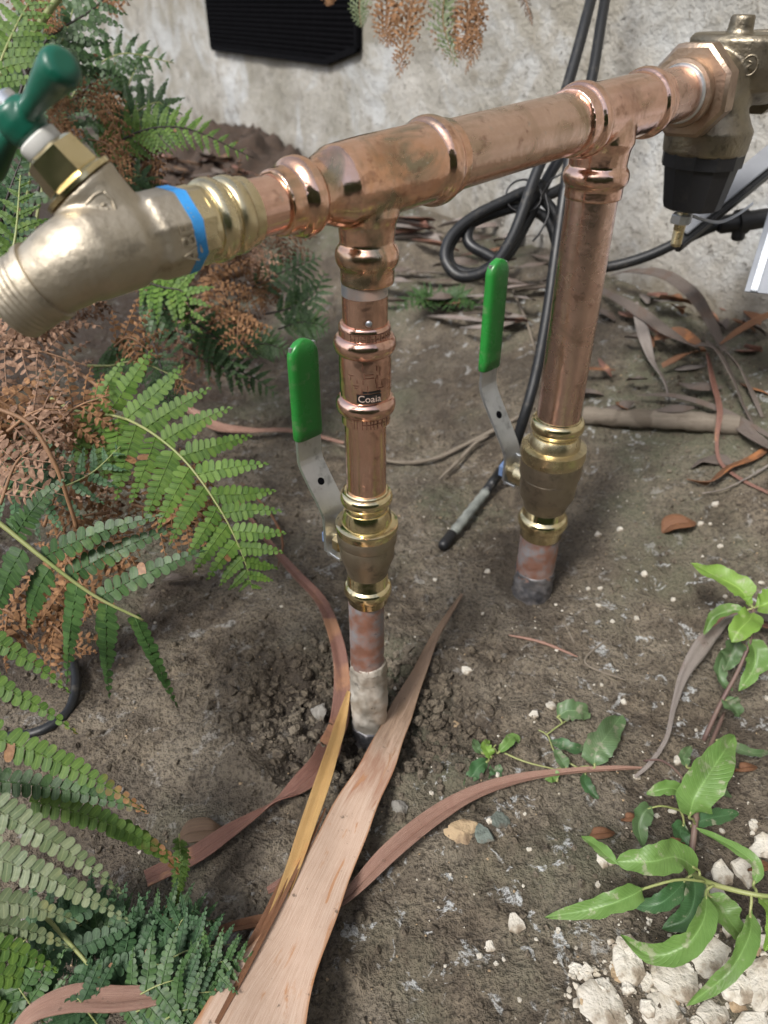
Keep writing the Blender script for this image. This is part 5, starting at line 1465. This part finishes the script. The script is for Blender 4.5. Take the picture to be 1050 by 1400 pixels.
# --- dead fern heap
f7 = thing('dead_fern', spot(100, 620), 'heap of tan and pinkish dead fern fronds left of the green fern', 'dead fern')
rnd = random.Random(77)
dead_specs = []
def dspec(x0, y0, x1, y1, z, l, m_): dead_specs.append((x0, y0, x1, y1, z, l, m_))
for a in [(-30, 480, 120, 500, .66, .05, 'fern_pink'), (-30, 440, 90, 430, .66, .05, 'fern_pink'), (60, 470, 100, 380, .68, .04, 'fern_pink'), (130, 400, 140, 470, .62, .03, 'fern_pink'),
          (-20, 540, 60, 600, .60, .05, 'fern_brown'), (10, 590, 90, 560, .59, .045, 'fern_pink'), (0, 690, 60, 610, .58, .05, 'fern_pink'), (40, 520, 130, 470, .66, .045, 'fern_pink'),
          (60, 600, 150, 540, .63, .045, 'fern_brown'), (90, 640, 170, 580, .65, .045, 'fern_brown'), (60, 720, 130, 620, .64, .05, 'fern_brown'), (110, 620, 130, 720, .66, .05, 'fern_brown'),
          (180, 690, 310, 735, .66, .042, 'fern_brown'), (170, 660, 300, 720, .67, .042, 'fern_brown'), (220, 700, 300, 700, .68, .04, 'fern_brown'), (150, 720, 240, 680, .68, .04, 'fern_brown'),
          (40, 780, 100, 860, .66, .05, 'fern_brown'), (90, 760, 130, 840, .67, .05, 'fern_brown'), (60, 860, 110, 900, .68, .05, 'fern_brown'), (20, 880, 80, 850, .66, .045, 'fern_brown'), (130, 770, 190, 740, .68, .04, 'fern_brown'), (0, 830, 60, 900, .66, .05, 'fern_brown'),
          (150, 700, 60, 760, .68, .05, 'fern_brown'), (180, 540, 230, 500, .74, .04, 'fern_brown'), (150, 480, 215, 490, .74, .04, 'fern_brown'), (240, 515, 262, 560, .72, .015, 'fern_brown'),
          (100, 470, 20, 420, .74, .055, 'fern_dusk'), (120, 520, 60, 470, .76, .055, 'fern_dusk'), (30, 650, -20, 560, .7, .055, 'fern_dusk'), (120, 640, 40, 580, .74, .055, 'fern_dusk'),
          (200, 640, 120, 690, .74, .05, 'fern_dusk'), (100, 820, 20, 760, .72, .05, 'fern_dusk'), (10, 480, 60, 410, .7, .05, 'fern_pink'), (80, 440, 140, 405, .72, .04, 'fern_dusk')]: dspec(*a)
for i, (x0, y0, x1, y1, z, l, m_) in enumerate(dead_specs):
    if i % 4 == 3: continue
    p0, p1 = at(x0, y0, z + rnd.uniform(-.01, .02)), at(x1, y1, z + rnd.uniform(-.02, .02))
    frond(f7, [p0, (p0 + p1) / 2 + UP * rnd.uniform(.005, .02), p1], l * 1.2, 6, m_, (rnd.uniform(-.3, .3), -.7, .65), 700 + i, lobes=8, pw=0.42, dead=0.6, dry=1.0, split=False, stalk='stalk_brown', r=0.0016, start=0.08)
for pts in ([(-10, 556, .56), (40, 580, .56), (75, 635, .565), (95, 690, .58), (105, 722, .59)], [(62, 480, .66), (100, 505, .66), (130, 525, .66), (150, 540, .66)]):
    P = [Vector(p) for p in spline([tuple(at(*p)) for p in pts], 24)]
    G().tube(P, 0.0017, 7).make('stem', M['stalk_brown'], f7, origin=P[0])
f8 = thing('dead_fern', spot(330, 460), 'dark heap of shrivelled brown fern under and behind the hose tap', 'dead fern')
rnd = random.Random(88)
for i in range(46):
    x0 = rnd.uniform(120, 390); y0 = rnd.uniform(215, 480)
    if x0 > 330 and y0 < 330: y0 += 100
    if x0 < 230 and y0 > 330: x0 += 110
    z = 0.90 + 0.25 * rnd.random()
    a = rnd.uniform(0.3, 2.6); l = rnd.uniform(40, 100)
    p0 = at(x0, y0, z); p1 = at(x0 + math.cos(a) * l, y0 + math.sin(a) * l, z - rnd.uniform(0, .04))
    frond(f8, [p0, (p0 + p1) / 2 + UP * .02, p1], rnd.uniform(.04, .065), 7, rnd.choice(['fern_dusk', 'fern_dusk', 'fern_dusk', 'fern_brown', 'fern_pink'] if y0 > 300 else ['fern_dusk', 'fern_dusk', 'fern_brown']), (rnd.uniform(-.4, .4), -.7, .6), 800 + i, lobes=8, pw=0.36, dead=0.6, dry=1.0, split=False, stalk='stalk_brown', r=0.0011, start=0.05, fine=False)
# brown fronds hanging among the tall fern
f9 = thing('dead_fern', spot(150, 470), 'hanging golden brown dead fronds among the tall fern, behind the tap handle', 'dead fern')
for i, pts in enumerate([[(100, 95, .84), (140, 125, .83), (165, 190, .83), (178, 280, .84)], [(90, 140, .82), (120, 130, .81), (150, 150, .81), (160, 200, .82)], [(120, 190, .8), (150, 200, .8), (165, 240, .81), (172, 300, .82)], [(60, 170, .78), (80, 150, .77), (92, 130, .77)], [(190, 170, .88), (205, 220, .87), (212, 280, .88)], [(40, -20, .78), (62, 15, .77), (72, 45, .77)], [(70, 160, .76), (85, 180, .76), (88, 200, .76)],
                          [(150, -30, .9), (152, 0, .9), (145, 12, .9)], [(20, -30, .78), (35, 15, .78), (28, 22, .78)], [(110, 210, .8), (135, 235, .8), (150, 290, .81)], [(140, 240, .86), (170, 250, .86), (200, 290, .88)]]):
    frond(f9, [at(*p) for p in pts], .026, 12, 'fern_brown', (0.1, -.85, .5), 900 + i, lobes=5, pw=0.5, dead=0.5, dry=1.0, split=False, stalk='stalk_brown', r=0.001)
# fronds hanging from above the frame
f10 = thing('hanging_fern', at(570, -140, 1.0), 'dry brown fern fronds hanging into the top edge in front of the wall', 'hanging fern')
for i, (pts, m_, l, td, d0, dd_) in enumerate([([(575, -150, 1.02), (540, -40, .98), (528, 20, .96), (530, 65, .95)], 'fern_brown', .024, 0, 1, .35), ([(578, -150, 1.02), (572, -40, .97), (556, 30, .955), (545, 108, .95)], 'fern_brown', .026, 0, 1, .35),
                                           ([(585, -150, 1.02), (608, -40, .96), (606, 30, .95), (624, 92, .945)], 'fern_pale', .024, 1.2, .35, .1), ([(590, -150, 1.02), (640, -40, .97), (640, 30, .95), (628, 80, .945)], 'fern_brown', .03, 0, 1, .45), ([(595, -150, 1.02), (645, -30, .96), (653, 50, .95), (636, 102, .945)], 'fern_brown', .014, 0, 1, .5),
                                           ([(560, -150, 1.02), (505, -60, .98), (492, 0, .97), (494, 38, .965)], 'fern_pale', .018, 0, 0, .1), ([(560, -150, 1.02), (475, -60, 1.0), (452, -15, .99), (450, 8, .99)], 'fern_brown', .014, 0, 1, .4), ([(590, -150, 1.02), (690, -60, 1.0), (718, 0, .99), (728, 35, .985)], 'fern_dusk', .010, 0, 1, .5)]):
    frond(f10, [at(*p) for p in pts], l * 1.35, 13, m_, (0.1, -.9, .35), 950 + i, lobes=4, pw=0.62, dead=dd_, dry=d0, tipdry=td, split=False, stalk='stalk_brown', r=0.0011, start=0.35, swing=0.8, droop=0.3)

# ------------------------------------------------------------------ green weeds at the right
def leaf(name, pts, w, mat, parent, N=(0, -.35, .94), fold=0.22, wav=0.09, seed=0, blunt=1.0, curlw=0.0):
    """pts: world points base -> tip; lance-shaped blade with a keel"""
    rnd = random.Random(seed)
    S = [Vector(p) for p in spline([tuple(p) for p in pts], 22)]
    V, F, uv = [], [], []
    na_ = 9
    N = Vector(N).normalized()
    for i, p in enumerate(S):
        t = i / 21
        T = (S[min(21, i + 1)] - S[max(0, i - 1)]).normalized()
        side = T.cross(N).normalized(); nr = side.cross(T)
        hw = w / 2 * (math.sin(math.pi * min(1, t ** 0.85 * 1.0)) ** (0.75 * blunt)) * min(1, (0.25 + t * 4.2)) ** 1.2 + 0.0004 if t < 0.995 else 0.0002
        if t < 0.06: hw = max(0.0006, hw * 0.6)
        for j in range(na_):
            x = -1 + 2 * j / (na_ - 1)
            z = abs(x) * hw * 2 * fold - curlw * hw * x * x * 2 + wav * w * math.sin(t * 16 + x * 2 + seed) * abs(x) + 0.02 * w * math.sin(t * 34 + seed) * abs(x)
            ragged = 1 + 0.05 * math.sin(t * 41 + seed * 2 + (x > 0) * 3) + 0.04 * math.sin(t * 23 + seed + (x > 0)) - (0.22 * math.exp(-((t - 0.35 - 0.4 * ((seed * 37) % 10) / 10) / 0.05) ** 2) if (x > 0) == (seed % 2 == 0) else 0)
            V.append(p + side * x * hw * ragged + nr * z); uv.append((x, t * 3))
    for i in range(21):
        for j in range(na_ - 1):
            a = i * na_ + j
            F.append((a, a + 1, a + na_ + 1, a + na_))
    return mk(name, V, F, M[mat], parent, S[0], uv=uv)

STEMS = {}
def stem(parent, pts, r, mat='stalk_green', n=24):
    S = [Vector(p) for p in spline([tuple(p) for p in pts], n)]
    STEMS.setdefault(parent, []).extend(S)
    return G().tube(S, [r * (1 - .4 * i / (n - 1)) for i in range(n)], 8).make('stem', M[mat], parent, origin=S[0])

def W(px, py, h): return spot(px, py, h)
w1 = thing('weed', W(960, 1015, 0), 'bright lime green young weed with broad leaves near the right edge', 'weed')
stem(w1, [W(962, 1012, 0), W(985, 962, .03), W(1010, 915, .055), W(1028, 868, .075), W(1030, 832, .085)], .0022, 'stalk_purple')
def wl_(pl, pts, w, mat, seed, **k):
    P = [W(*p) for p in pts]
    zz = depth(P[len(P) // 2])
    near = min(STEMS.get(pl, [P[0]]), key=lambda q_: (q_ - P[0]).length)
    dn_ = (near - P[0]).length
    if 0.003 < dn_ < 0.06:                             # leaf stalk back to the stem
        mid_ = (near + P[0]) / 2 + UP * 0.15 * dn_
        G().tube([Vector(q_) for q_ in spline([tuple(near), tuple(mid_), tuple(P[0]), tuple(P[0].lerp(P[1], 0.3))], 12)], 0.0010, 6).make('leaf_stalk', M['stalk_green'], pl, origin=near)
    return leaf('leaf', P, 0.80 * w * zz / 1000, mat, pl, seed=seed, **k)
wl_(w1, [(1024, 825, .085), (1012, 806, .092), (980, 788, .096), (944, 770, .088)], 42, 'weed_lime', 1, blunt=.8)
wl_(w1, [(1030, 838, .085), (1024, 848, .09), (1012, 860, .092), (1000, 878, .085)], 42, 'weed_lime', 2, blunt=.7)
wl_(w1, [(1034, 830, .085), (1046, 826, .09), (1062, 816, .092), (1085, 800, .085)], 40, 'weed_lime', 3, blunt=.7)
wl_(w1, [(1026, 828, .086), (1022, 822, .09), (1017, 818, .092)], 16, 'weed_lime', 4)
wl_(w1, [(1020, 835, .082), (1000, 835, .08), (975, 845, .07), (962, 868, .058)], 20, 'weed_green', 5, fold=.4)
wl_(w1, [(1010, 872, .07), (1004, 885, .064), (998, 900, .056), (990, 918, .05)], 36, 'weed_grey', 6, fold=.3, wav=.12)
wl_(w1, [(1022, 872, .074), (1032, 890, .066), (1030, 915, .056), (1010, 945, .045)], 36, 'weed_green', 7, fold=.3)
wl_(w1, [(1000, 880, .06), (985, 905, .05), (985, 930, .042), (1002, 945, .036)], 20, 'weed_grey', 8, fold=.35, wav=.1)
wl_(w1, [(990, 955, .03), (1000, 965, .03), (1012, 980, .022)], 30, 'weed_grey', 9, fold=.3, wav=.15)
w2 = thing('weed', W(945, 1185, 0), 'sprawling green weed over the white chips at the lower right', 'weed')
stem(w2, [W(942, 1195, 0), W(950, 1130, .02), W(955, 1090, .025), W(968, 1030, .025), W(990, 975, .02)], .0026, 'stalk_purple')
stem(w2, [W(942, 1190, .01), W(965, 1205, .045), W(1000, 1216, .06), W(1045, 1225, .065), W(1090, 1225, .06)], .0022)
stem(w2, [W(955, 1120, .02), W(945, 1095, .03), W(930, 1060, .03), W(905, 1040, .02), W(880, 1040, .008)], .0014, 'stalk_purple')
stem(w2, [W(930, 1108, .02), W(905, 1102, .03), W(885, 1106, .03)], .0010)
wl_(w2, [(942, 1118, .035), (950, 1090, .05), (975, 1050, .062), (1004, 1006, .062)], 62, 'weed_green', 20, blunt=.8)
wl_(w2, [(936, 1086, .035), (920, 1078, .042), (902, 1080, .042), (884, 1086, .036)], 24, 'weed_green', 21)
wl_(w2, [(890, 1102, .03), (880, 1112, .03), (873, 1130, .024), (880, 1160, .012)], 30, 'weed_grey', 22, fold=.35, wav=.1)
wl_(w2, [(955, 1190, .04), (925, 1172, .06), (890, 1178, .068), (842, 1178, .062)], 52, 'weed_green', 23, blunt=.7)
wl_(w2, [(845, 1182, .062), (830, 1170, .062), (815, 1156, .058), (795, 1143, .05)], 20, 'weed_green', 24)
wl_(w2, [(880, 1215, .05), (860, 1226, .052), (815, 1242, .046), (745, 1254, .028)], 36, 'weed_green', 25, wav=.08)
wl_(w2, [(966, 1218, .055), (962, 1258, .06), (935, 1294, .055), (890, 1306, .045), (848, 1278, .035)], 40, 'weed_green', 26, fold=.35)
wl_(w2, [(968, 1222, .04), (985, 1240, .045), (1000, 1262, .042), (1024, 1292, .03)], 46, 'weed_green', 27)
wl_(w2, [(1026, 1245, .06), (1024, 1280, .062), (995, 1330, .055), (938, 1376, .03)], 32, 'weed_green', 28, fold=.3)
wl_(w2, [(1030, 1212, .06), (1034, 1185, .065), (1005, 1160, .062), (952, 1132, .05)], 20, 'weed_green', 29)
wl_(w2, [(1036, 1225, .062), (1055, 1245, .07), (1058, 1275, .066), (1045, 1300, .055)], 34, 'weed_lime', 30)
wl_(w2, [(940, 1200, .02), (920, 1222, .025), (895, 1238, .022), (860, 1236, .012)], 30, 'weed_dark', 31)
wl_(w2, [(948, 1195, .02), (950, 1225, .022), (938, 1255, .018), (905, 1270, .010)], 44, 'weed_dark', 32, fold=.3)
wl_(w2, [(945, 1130, .01), (965, 1120, .014), (990, 1115, .010), (1010, 1112, .006)], 24, 'weed_dark', 33)
wl_(w2, [(975, 1010, .02), (1000, 1020, .022), (1030, 1030, .018), (1055, 1028, .012)], 16, 'weed_grey', 34)
wl_(w2, [(935, 1125, .01), (930, 1140, .012), (945, 1160, .01)], 30, 'weed_dark', 35)
wl_(w2, [(940, 1050, .02), (935, 1035, .02), (945, 1020, .018)], 18, 'weed_grey', 36)
wl_(w2, [(965, 1070, .02), (985, 1080, .02), (1000, 1090, .012)], 14, 'weed_grey', 37)
w3 = thing('withered_weed', W(790, 1045, 0), 'wilted dull green weed flat on the soil in the middle right', 'weed')
stem(w3, [W(790, 1050, .004), W(760, 1030, .006), W(748, 1005, .006), W(728, 995, .004)], .0009)
stem(w3, [W(748, 1004, .006), W(770, 988, .01), W(790, 978, .010)], .0008)
stem(w3, [W(690, 1030, .006), W(720, 1042, .008), W(760, 1052, .006)], .0010)
wl_(w3, [(762, 980, .012), (775, 972, .018), (790, 972, .018), (806, 975, .012)], 34, 'weed_grey', 40, blunt=.4, fold=.1)
wl_(w3, [(812, 1050, .010), (815, 1028, .018), (830, 1005, .022), (850, 978, .016)], 46, 'weed_grey', 41, blunt=.6, fold=.1)
wl_(w3, [(752, 1012, .008), (768, 1018, .014), (785, 1024, .014), (806, 1022, .008)], 20, 'weed_dark', 42)
wl_(w3, [(775, 1052, .008), (768, 1040, .012), (758, 1024, .010)], 20, 'weed_grey', 43)
wl_(w3, [(800, 1055, .006), (800, 1070, .008), (808, 1082, .006), (818, 1092, .003)], 18, 'weed_dark', 44)
wl_(w3, [(762, 1068, .006), (755, 1062, .008), (745, 1066, .006)], 22, 'weed_green', 45)
w4 = thing('withered_weed', W(672, 1040, 0), 'small crumpled green weed on the soil right of the dug hole', 'weed')
stem(w4, [W(672, 1045, .002), W(668, 1030, .01), W(678, 1018, .014)], .001)
wl_(w4, [(672, 1036, .01), (668, 1028, .016), (664, 1020, .016), (668, 1012, .01)], 18, 'weed_lime', 46)
wl_(w4, [(680, 1030, .01), (692, 1018, .016), (702, 1008, .014), (712, 1016, .006)], 16, 'weed_green', 47)
wl_(w4, [(668, 1040, .008), (655, 1048, .01), (645, 1062, .006), (634, 1075, .003)], 24, 'weed_dark', 48, wav=.12)
wl_(w4, [(672, 1045, .006), (678, 1058, .008), (668, 1072, .005)], 22, 'weed_dark', 49, wav=.12)
wl_(w4, [(660, 1030, .008), (652, 1022, .012), (648, 1010, .008)], 14, 'weed_grey', 50)

# dry scraps of leaf on the soil
for i, (px, py, w, h, m_, lb) in enumerate([(928, 718, 46, 34, 'strap_rust', 'small curled reddish brown leaf on the soil right of the rear valve'),
                                            (275, 1138, 66, 34, 'strap_tip', 'folded brown dry leaf beside the dark red strap leaf'),
                                            (1020, 1050, 30, 14, 'strap_rust', 'dark red brown leaf scrap at the right by the weeds'),
                                            (822, 1140, 36, 16, 'strap_rust', 'rusty leaf scrap right of the lower weeds, near the pale leaf tip'),
                                            (925, 1152, 30, 12, 'strap_rust', 'small orange brown leaf scrap under the lower weed stem'),
                                            (862, 1118, 24, 12, 'strap_rust', 'pale brown leaf scrap left of the weed stem'),
                                            (1040, 1185, 34, 16, 'strap_rust', 'orange leaf scrap among the chips at the right edge'),
                                            (240, 790, 36, 14, 'strap_grey', 'dark leaf scrap on the soil under the green frond')]):
    strap('dead_leaf', [(px - w / 2, py + h * .3, .004, 3), (px - w / 4, py, .012, h), (px + w / 5, py - h * .1, .012, h * .9), (px + w / 2, py - h * .1, .004, 3)], m_, lb, n=16, ridges=2, fold=0.45, curl=0.3, seed=300 + i)

# ------------------------------------------------------------------ stones
def rock_mesh(seed, flat=0.5, sub=2, rough=0.28):
    rnd = random.Random(seed)
    bm = bmesh.new(); bmesh.ops.create_icosphere(bm, subdivisions=sub, radius=1)
    for v in bm.verts:
        n = v.co.normalized()
        s = 1 + rough * (math.sin(n.x * 3.1 + seed) * math.cos(n.y * 2.7 + seed * 1.7) + 0.6 * math.sin(n.z * 5 + n.x * 4 + seed * 2.3)) + rnd.uniform(-.06, .06)
        v.co = n * s
    # chop flat facets
    for _ in range(5):
        d = Vector((rnd.uniform(-1, 1), rnd.uniform(-1, 1), rnd.uniform(-.4, .8))).normalized(); c = rnd.uniform(.55, .85)
        for v in bm.verts:
            k = v.co.dot(d)
            if k > c: v.co -= d * (k - c)
    for v in bm.verts: v.co.z *= flat
    if sub > 2:
        for v in bm.verts:
            n = v.co.normalized()
            v.co *= 1 + 0.05 * math.sin(n.x * 11 + seed) * math.sin(n.y * 13 + seed * 3) + 0.04 * math.sin(n.x * 23 + n.y * 19 + seed) + rnd.uniform(-.02, .02)
    V = [v.co.copy() for v in bm.verts]; F = [tuple(v.index for v in f.verts) for f in bm.faces]
    bm.free()
    return V, F

def chip_mesh(seed, thick):
    """broken flat flake: ragged polygon with a rough, slightly domed top"""
    rnd = random.Random(seed)
    n = rnd.randint(7, 10)
    ring = []
    for k in range(n):
        a = 2 * math.pi * (k + rnd.uniform(-.35, .35)) / n
        r = rnd.uniform(0.62, 1.05)
        ring.append((math.cos(a) * r, math.sin(a) * r))
    V = [Vector((x * 1.02, y * 1.02, -thick)) for x, y in ring]
    V += [Vector((x * rnd.uniform(.95, 1.03), y * rnd.uniform(.95, 1.03), thick * rnd.uniform(.1, .6))) for x, y in ring]
    V += [Vector((x * .78 + rnd.uniform(-.06, .06), y * .78 + rnd.uniform(-.06, .06), thick * rnd.uniform(.6, 1.15))) for x, y in ring]
    V += [Vector((x * .4 + rnd.uniform(-.1, .1), y * .4 + rnd.uniform(-.1, .1), thick * rnd.uniform(.75, 1.3))) for x, y in ring]
    V.append(Vector((0, 0, thick * rnd.uniform(.8, 1.2))))
    F = []
    for l in range(3):
        for k in range(n):
            k2 = (k + 1) % n
            F += [(l * n + k, l * n + k2, (l + 1) * n + k2), (l * n + k, (l + 1) * n + k2, (l + 1) * n + k)]
    for k in range(n): F.append((3 * n + k, 3 * n + (k + 1) % n, 4 * n))
    return V, F

def rock(name, px, py, wpx, hpx, mat, label, cat, seed, flat=0.4, group=None, sink=0.25, sub=3):
    p = spot(px, py, 0.0); p.z = top(p.x, p.y)
    k = depth(p) / 1000
    rx, ry = wpx / 2 * k, hpx / 2 * k / 0.8
    V, F = chip_mesh(seed, 1.0) if mat == 'plaster_chip' else rock_mesh(seed, 1.0, sub)
    rnd = random.Random(seed); a = rnd.uniform(-.5, .5)
    rz = flat * min(rx, ry)
    out = []
    tx_, ty_ = rnd.uniform(-.22, .22), rnd.uniform(-.22, .22)
    for v in V:
        x, y = v.x * rx, v.y * ry
        v = Vector((v.x, v.y, v.z + (tx_ * x + ty_ * y) / rz))
        out.append(p + Vector((x * math.cos(a) - y * math.sin(a), x * math.sin(a) + y * math.cos(a), v.z * rz + rz * (1 - 2 * sink))))
    o = mk(name, out, F, M[mat], None, p, smooth_=True, sharp=22)
    return tag(o, label, cat, group)

big = [(822, 1378, 105, 80, 'large white plaster flake at the bottom edge, left of the group'), (858, 1318, 60, 62, 'white plaster flake standing above the large bottom flake'), (905, 1388, 70, 60, 'rough tan and white chip at the bottom edge below the drooping leaf'),
       (925, 1345, 90, 66, 'rough white chip left of the drooping leaf tip'), (965, 1310, 90, 60, 'cream rubble chip behind the long drooping weed leaf'), (1005, 1345, 60, 60, 'white chip right of the drooping leaf tip'), (1040, 1350, 60, 90, 'pale tan rounded rubble lump at the lower right corner'),
       (975, 1385, 70, 40, 'flat white chip at the bottom edge near the corner'), (1030, 1398, 60, 30, 'cream chip in the bottom right corner'), (988, 1192, 34, 30, 'white angular chip right of the weed stem'), (1020, 1190, 40, 40, 'white chip under the curved weed leaf at the right'),
       (1045, 1160, 40, 34, 'bright white chip at the right edge above the weed'), (930, 1160, 22, 26, 'small white chip at the foot of the purple weed stem'), (980, 1228, 40, 28, 'pale chip half hidden behind the weed stalk'), (945, 1268, 22, 34, 'narrow white chip inside the curled weed leaf'),
       (962, 1284, 22, 22, 'tan chip beside the curled weed leaf'), (910, 1235, 20, 14, 'small white chip under the middle weed leaf'), (705, 1262, 26, 26, 'white angular chip alone on the soil left of the weeds'), (670, 1292, 18, 16, 'small flat white chip below the lone angular chip'),
       (787, 1328, 26, 20, 'white chip left of the larger flakes'), (800, 1335, 20, 26, 'cream chip touching the white chip left of the flakes'), (640, 915, 20, 14, 'white pebble right of the dug hole'), (728, 985, 15, 12, 'small white pebble above the wilted weed'), (753, 968, 16, 14, 'cream round pebble above the wilted weed'),
       (870, 1060, 14, 10, 'small white chip between the wilted weed and the stalk'), (1030, 1130, 20, 14, 'flat white chip at right above the weed leaf'), (822, 1180, 20, 18, 'cream chip beside the long weed leaf'), (834, 1180, 18, 14, 'grey white chip beside the long weed leaf'),
       (900, 1345, 20, 22, 'small cream chip left of the rubble'), (1000, 1240, 24, 16, 'small white chip under the curved right leaf'), (346, 1280, 18, 14, 'small cream chip at the left edge of the big tan leaf')]
for i, (px, py, w, h, lb) in enumerate(big):
    if w >= 60: w, h = w * 0.9, h * 0.9
    rock('plaster_chip', px, py, w, h, 'plaster_chip', lb, 'chip', 900 + i, flat=0.26 if w < 60 else 0.14, sink=0.27, group='white plaster chips')
rock('stone', 633, 1142, 52, 26, 'stone_tan', 'tan flat stone on the soil right of the pinkish strap leaf', 'stone', 951, .4, sink=.4)
rock('stone', 664, 1148, 34, 24, 'stone_green', 'greenish grey stone next to the tan stone', 'stone', 952, .5, sink=.35)
rock('stone', 680, 1128, 26, 22, 'stone_green', 'small dark green grey stone above the tan stone', 'stone', 953, .5, sink=.35)
rock('stone', 438, 990, 24, 20, 'stone_grey', 'pale grey pebble in the hole left of the front pipe', 'stone', 954, .7, sink=.2)
rock('stone', 546, 1108, 24, 18, 'stone_grey', 'brown grey pebble right of the big tan leaf', 'stone', 955, .6)
rock('stone', 625, 992, 14, 16, 'stone_tan', 'small tan pebble in the dug soil right of the pipe', 'stone', 956, .6)
rock('stone', 576, 948, 12, 12, 'plaster_chip', 'small pale pebble on the dug soil beside the pipe', 'stone', 957, .6)
rnd = random.Random(61)
for i in range(44):                                    # broken bits between the larger flakes
    px, py = rnd.uniform(775, 1060), rnd.uniform(1268, 1402)
    if py < 1300 and px < 900: py += 60
    s_ = rnd.uniform(9, 26)
    rock('rubble_bit', px, py, s_, s_ * rnd.uniform(.6, 1), 'plaster_chip' if rnd.random() < .75 else 'stone_tan', 'small broken plaster bit among the large flakes at the lower right', 'chip', 1400 + i, .4, group='broken bits among the large flakes', sub=2)
for i in range(80):                                    # small white chips one can still pick out
    while True:
        px, py = rnd.uniform(560, 1050), rnd.uniform(690, 1395)
        if rnd.random() < (0.25 + 0.75 * max(0, (px - 560) / 490)) * (1.0 if py < 900 or py > 1080 else 0.5): break
    s_ = rnd.uniform(5, 10) if rnd.random() < .8 else rnd.uniform(9, 14)
    rock('chip', px, py, s_, s_ * rnd.uniform(.6, 1), 'plaster_chip', 'tiny white plaster chip scattered on the soil', 'chip', 1000 + i, .5, group='tiny scattered plaster chips', sub=1)
for i in range(40):
    px, py = rnd.uniform(120, 560), rnd.uniform(700, 1300)
    s_ = rnd.uniform(4, 8)
    rock('grit', px, py, s_, s_ * .8, rnd.choice(['stone_tan', 'plaster_chip', 'stone_grey']), 'tiny pale grit stone scattered on the soil left of the pipes', 'stone', 1200 + i, .5, group='tiny grit stones at left', sub=1)

# ------------------------------------------------------------------ loose crumbs of soil and grit: uncountable
rs = np.random.RandomState(9)
bV, bF = [], []
proto = [rock_mesh(s_, 0.8, 1, .3) for s_ in range(6)]
def crumbs(name, n, pick, size, mat, label):
    V, F = [], []
    for _ in range(n):
        x, y = pick()
        s_ = size()
        z = float(gh(x, y)) 
        V_, F_ = proto[rs.randint(6)]
        a = rs.uniform(0, 6.28); ca, sa = math.cos(a), math.sin(a)
        b = len(V)
        V += [(x, y, z, v.x * ca - v.y * sa, v.x * sa + v.y * ca, v.z, s_) for v in V_]
        F += [tuple(i + b for i in f) for f in F_]
    A = np.array(V)
    base = A[:, 2] + soil_relief(A[:, 0], A[:, 1])
    P = np.stack([A[:, 0] + A[:, 3] * A[:, 6], A[:, 1] + A[:, 4] * A[:, 6], base + A[:, 5] * A[:, 6] + A[:, 6] * 0.25], -1)
    me = bpy.data.meshes.new(name)
    me.from_pydata(P.tolist(), [], F)
    me.materials.append(M[mat])
    me.polygons.foreach_set('use_smooth', [True] * len(me.polygons))
    me.set_sharp_from_angle(angle=R(40))
    o = link(name, me, None, (0, 0, 0))
    return tag(o, label, None, None, 'stuff')
def in_hole():
    while True:
        a = rs.uniform(0, 6.28); r = abs(rs.normal(0.62, 0.26))
        if r < 1.35: break
    return HOLE[0] + HOLE[2] * r * math.cos(a), HOLE[1] + HOLE[3] * r * math.sin(a)
def anywhere(): return rs.uniform(-.5, .62), rs.uniform(.18, 1.05)
def right_side(): return rs.uniform(.02, .6), rs.uniform(.18, .9)
crumbs('soil_crumbs', 2200, in_hole, lambda: 0.0010 + 0.0062 * rs.rand() ** 4.2, 'soil_clod', 'dark crumbly clods round the dug hole at the front pipe')
crumbs('soil_grains', 9000, anywhere, lambda: 0.0007 + 0.0034 * rs.rand() ** 4, 'soil_clod', 'small loose soil grains all over the ground')
def corner():
    p = spot(rs.uniform(770, 1060), 1250 + 155 * rs.rand() ** 0.7)
    return p.x, p.y
crumbs('plaster_crumbs', 320, corner, lambda: 0.0006 + 0.0032 * rs.rand() ** 3, 'plaster_chip', 'fine crumbs of plaster between the flakes at the lower right')
crumbs('white_grit', 700, right_side, lambda: 0.0004 + 0.0011 * rs.rand() ** 2, 'plaster_chip', 'fine white plaster grit scattered over the right half of the soil')
crumbs('tan_grit', 900, anywhere, lambda: 0.0004 + 0.0010 * rs.rand() ** 2, 'stone_tan', 'fine tan grit scattered over the soil')
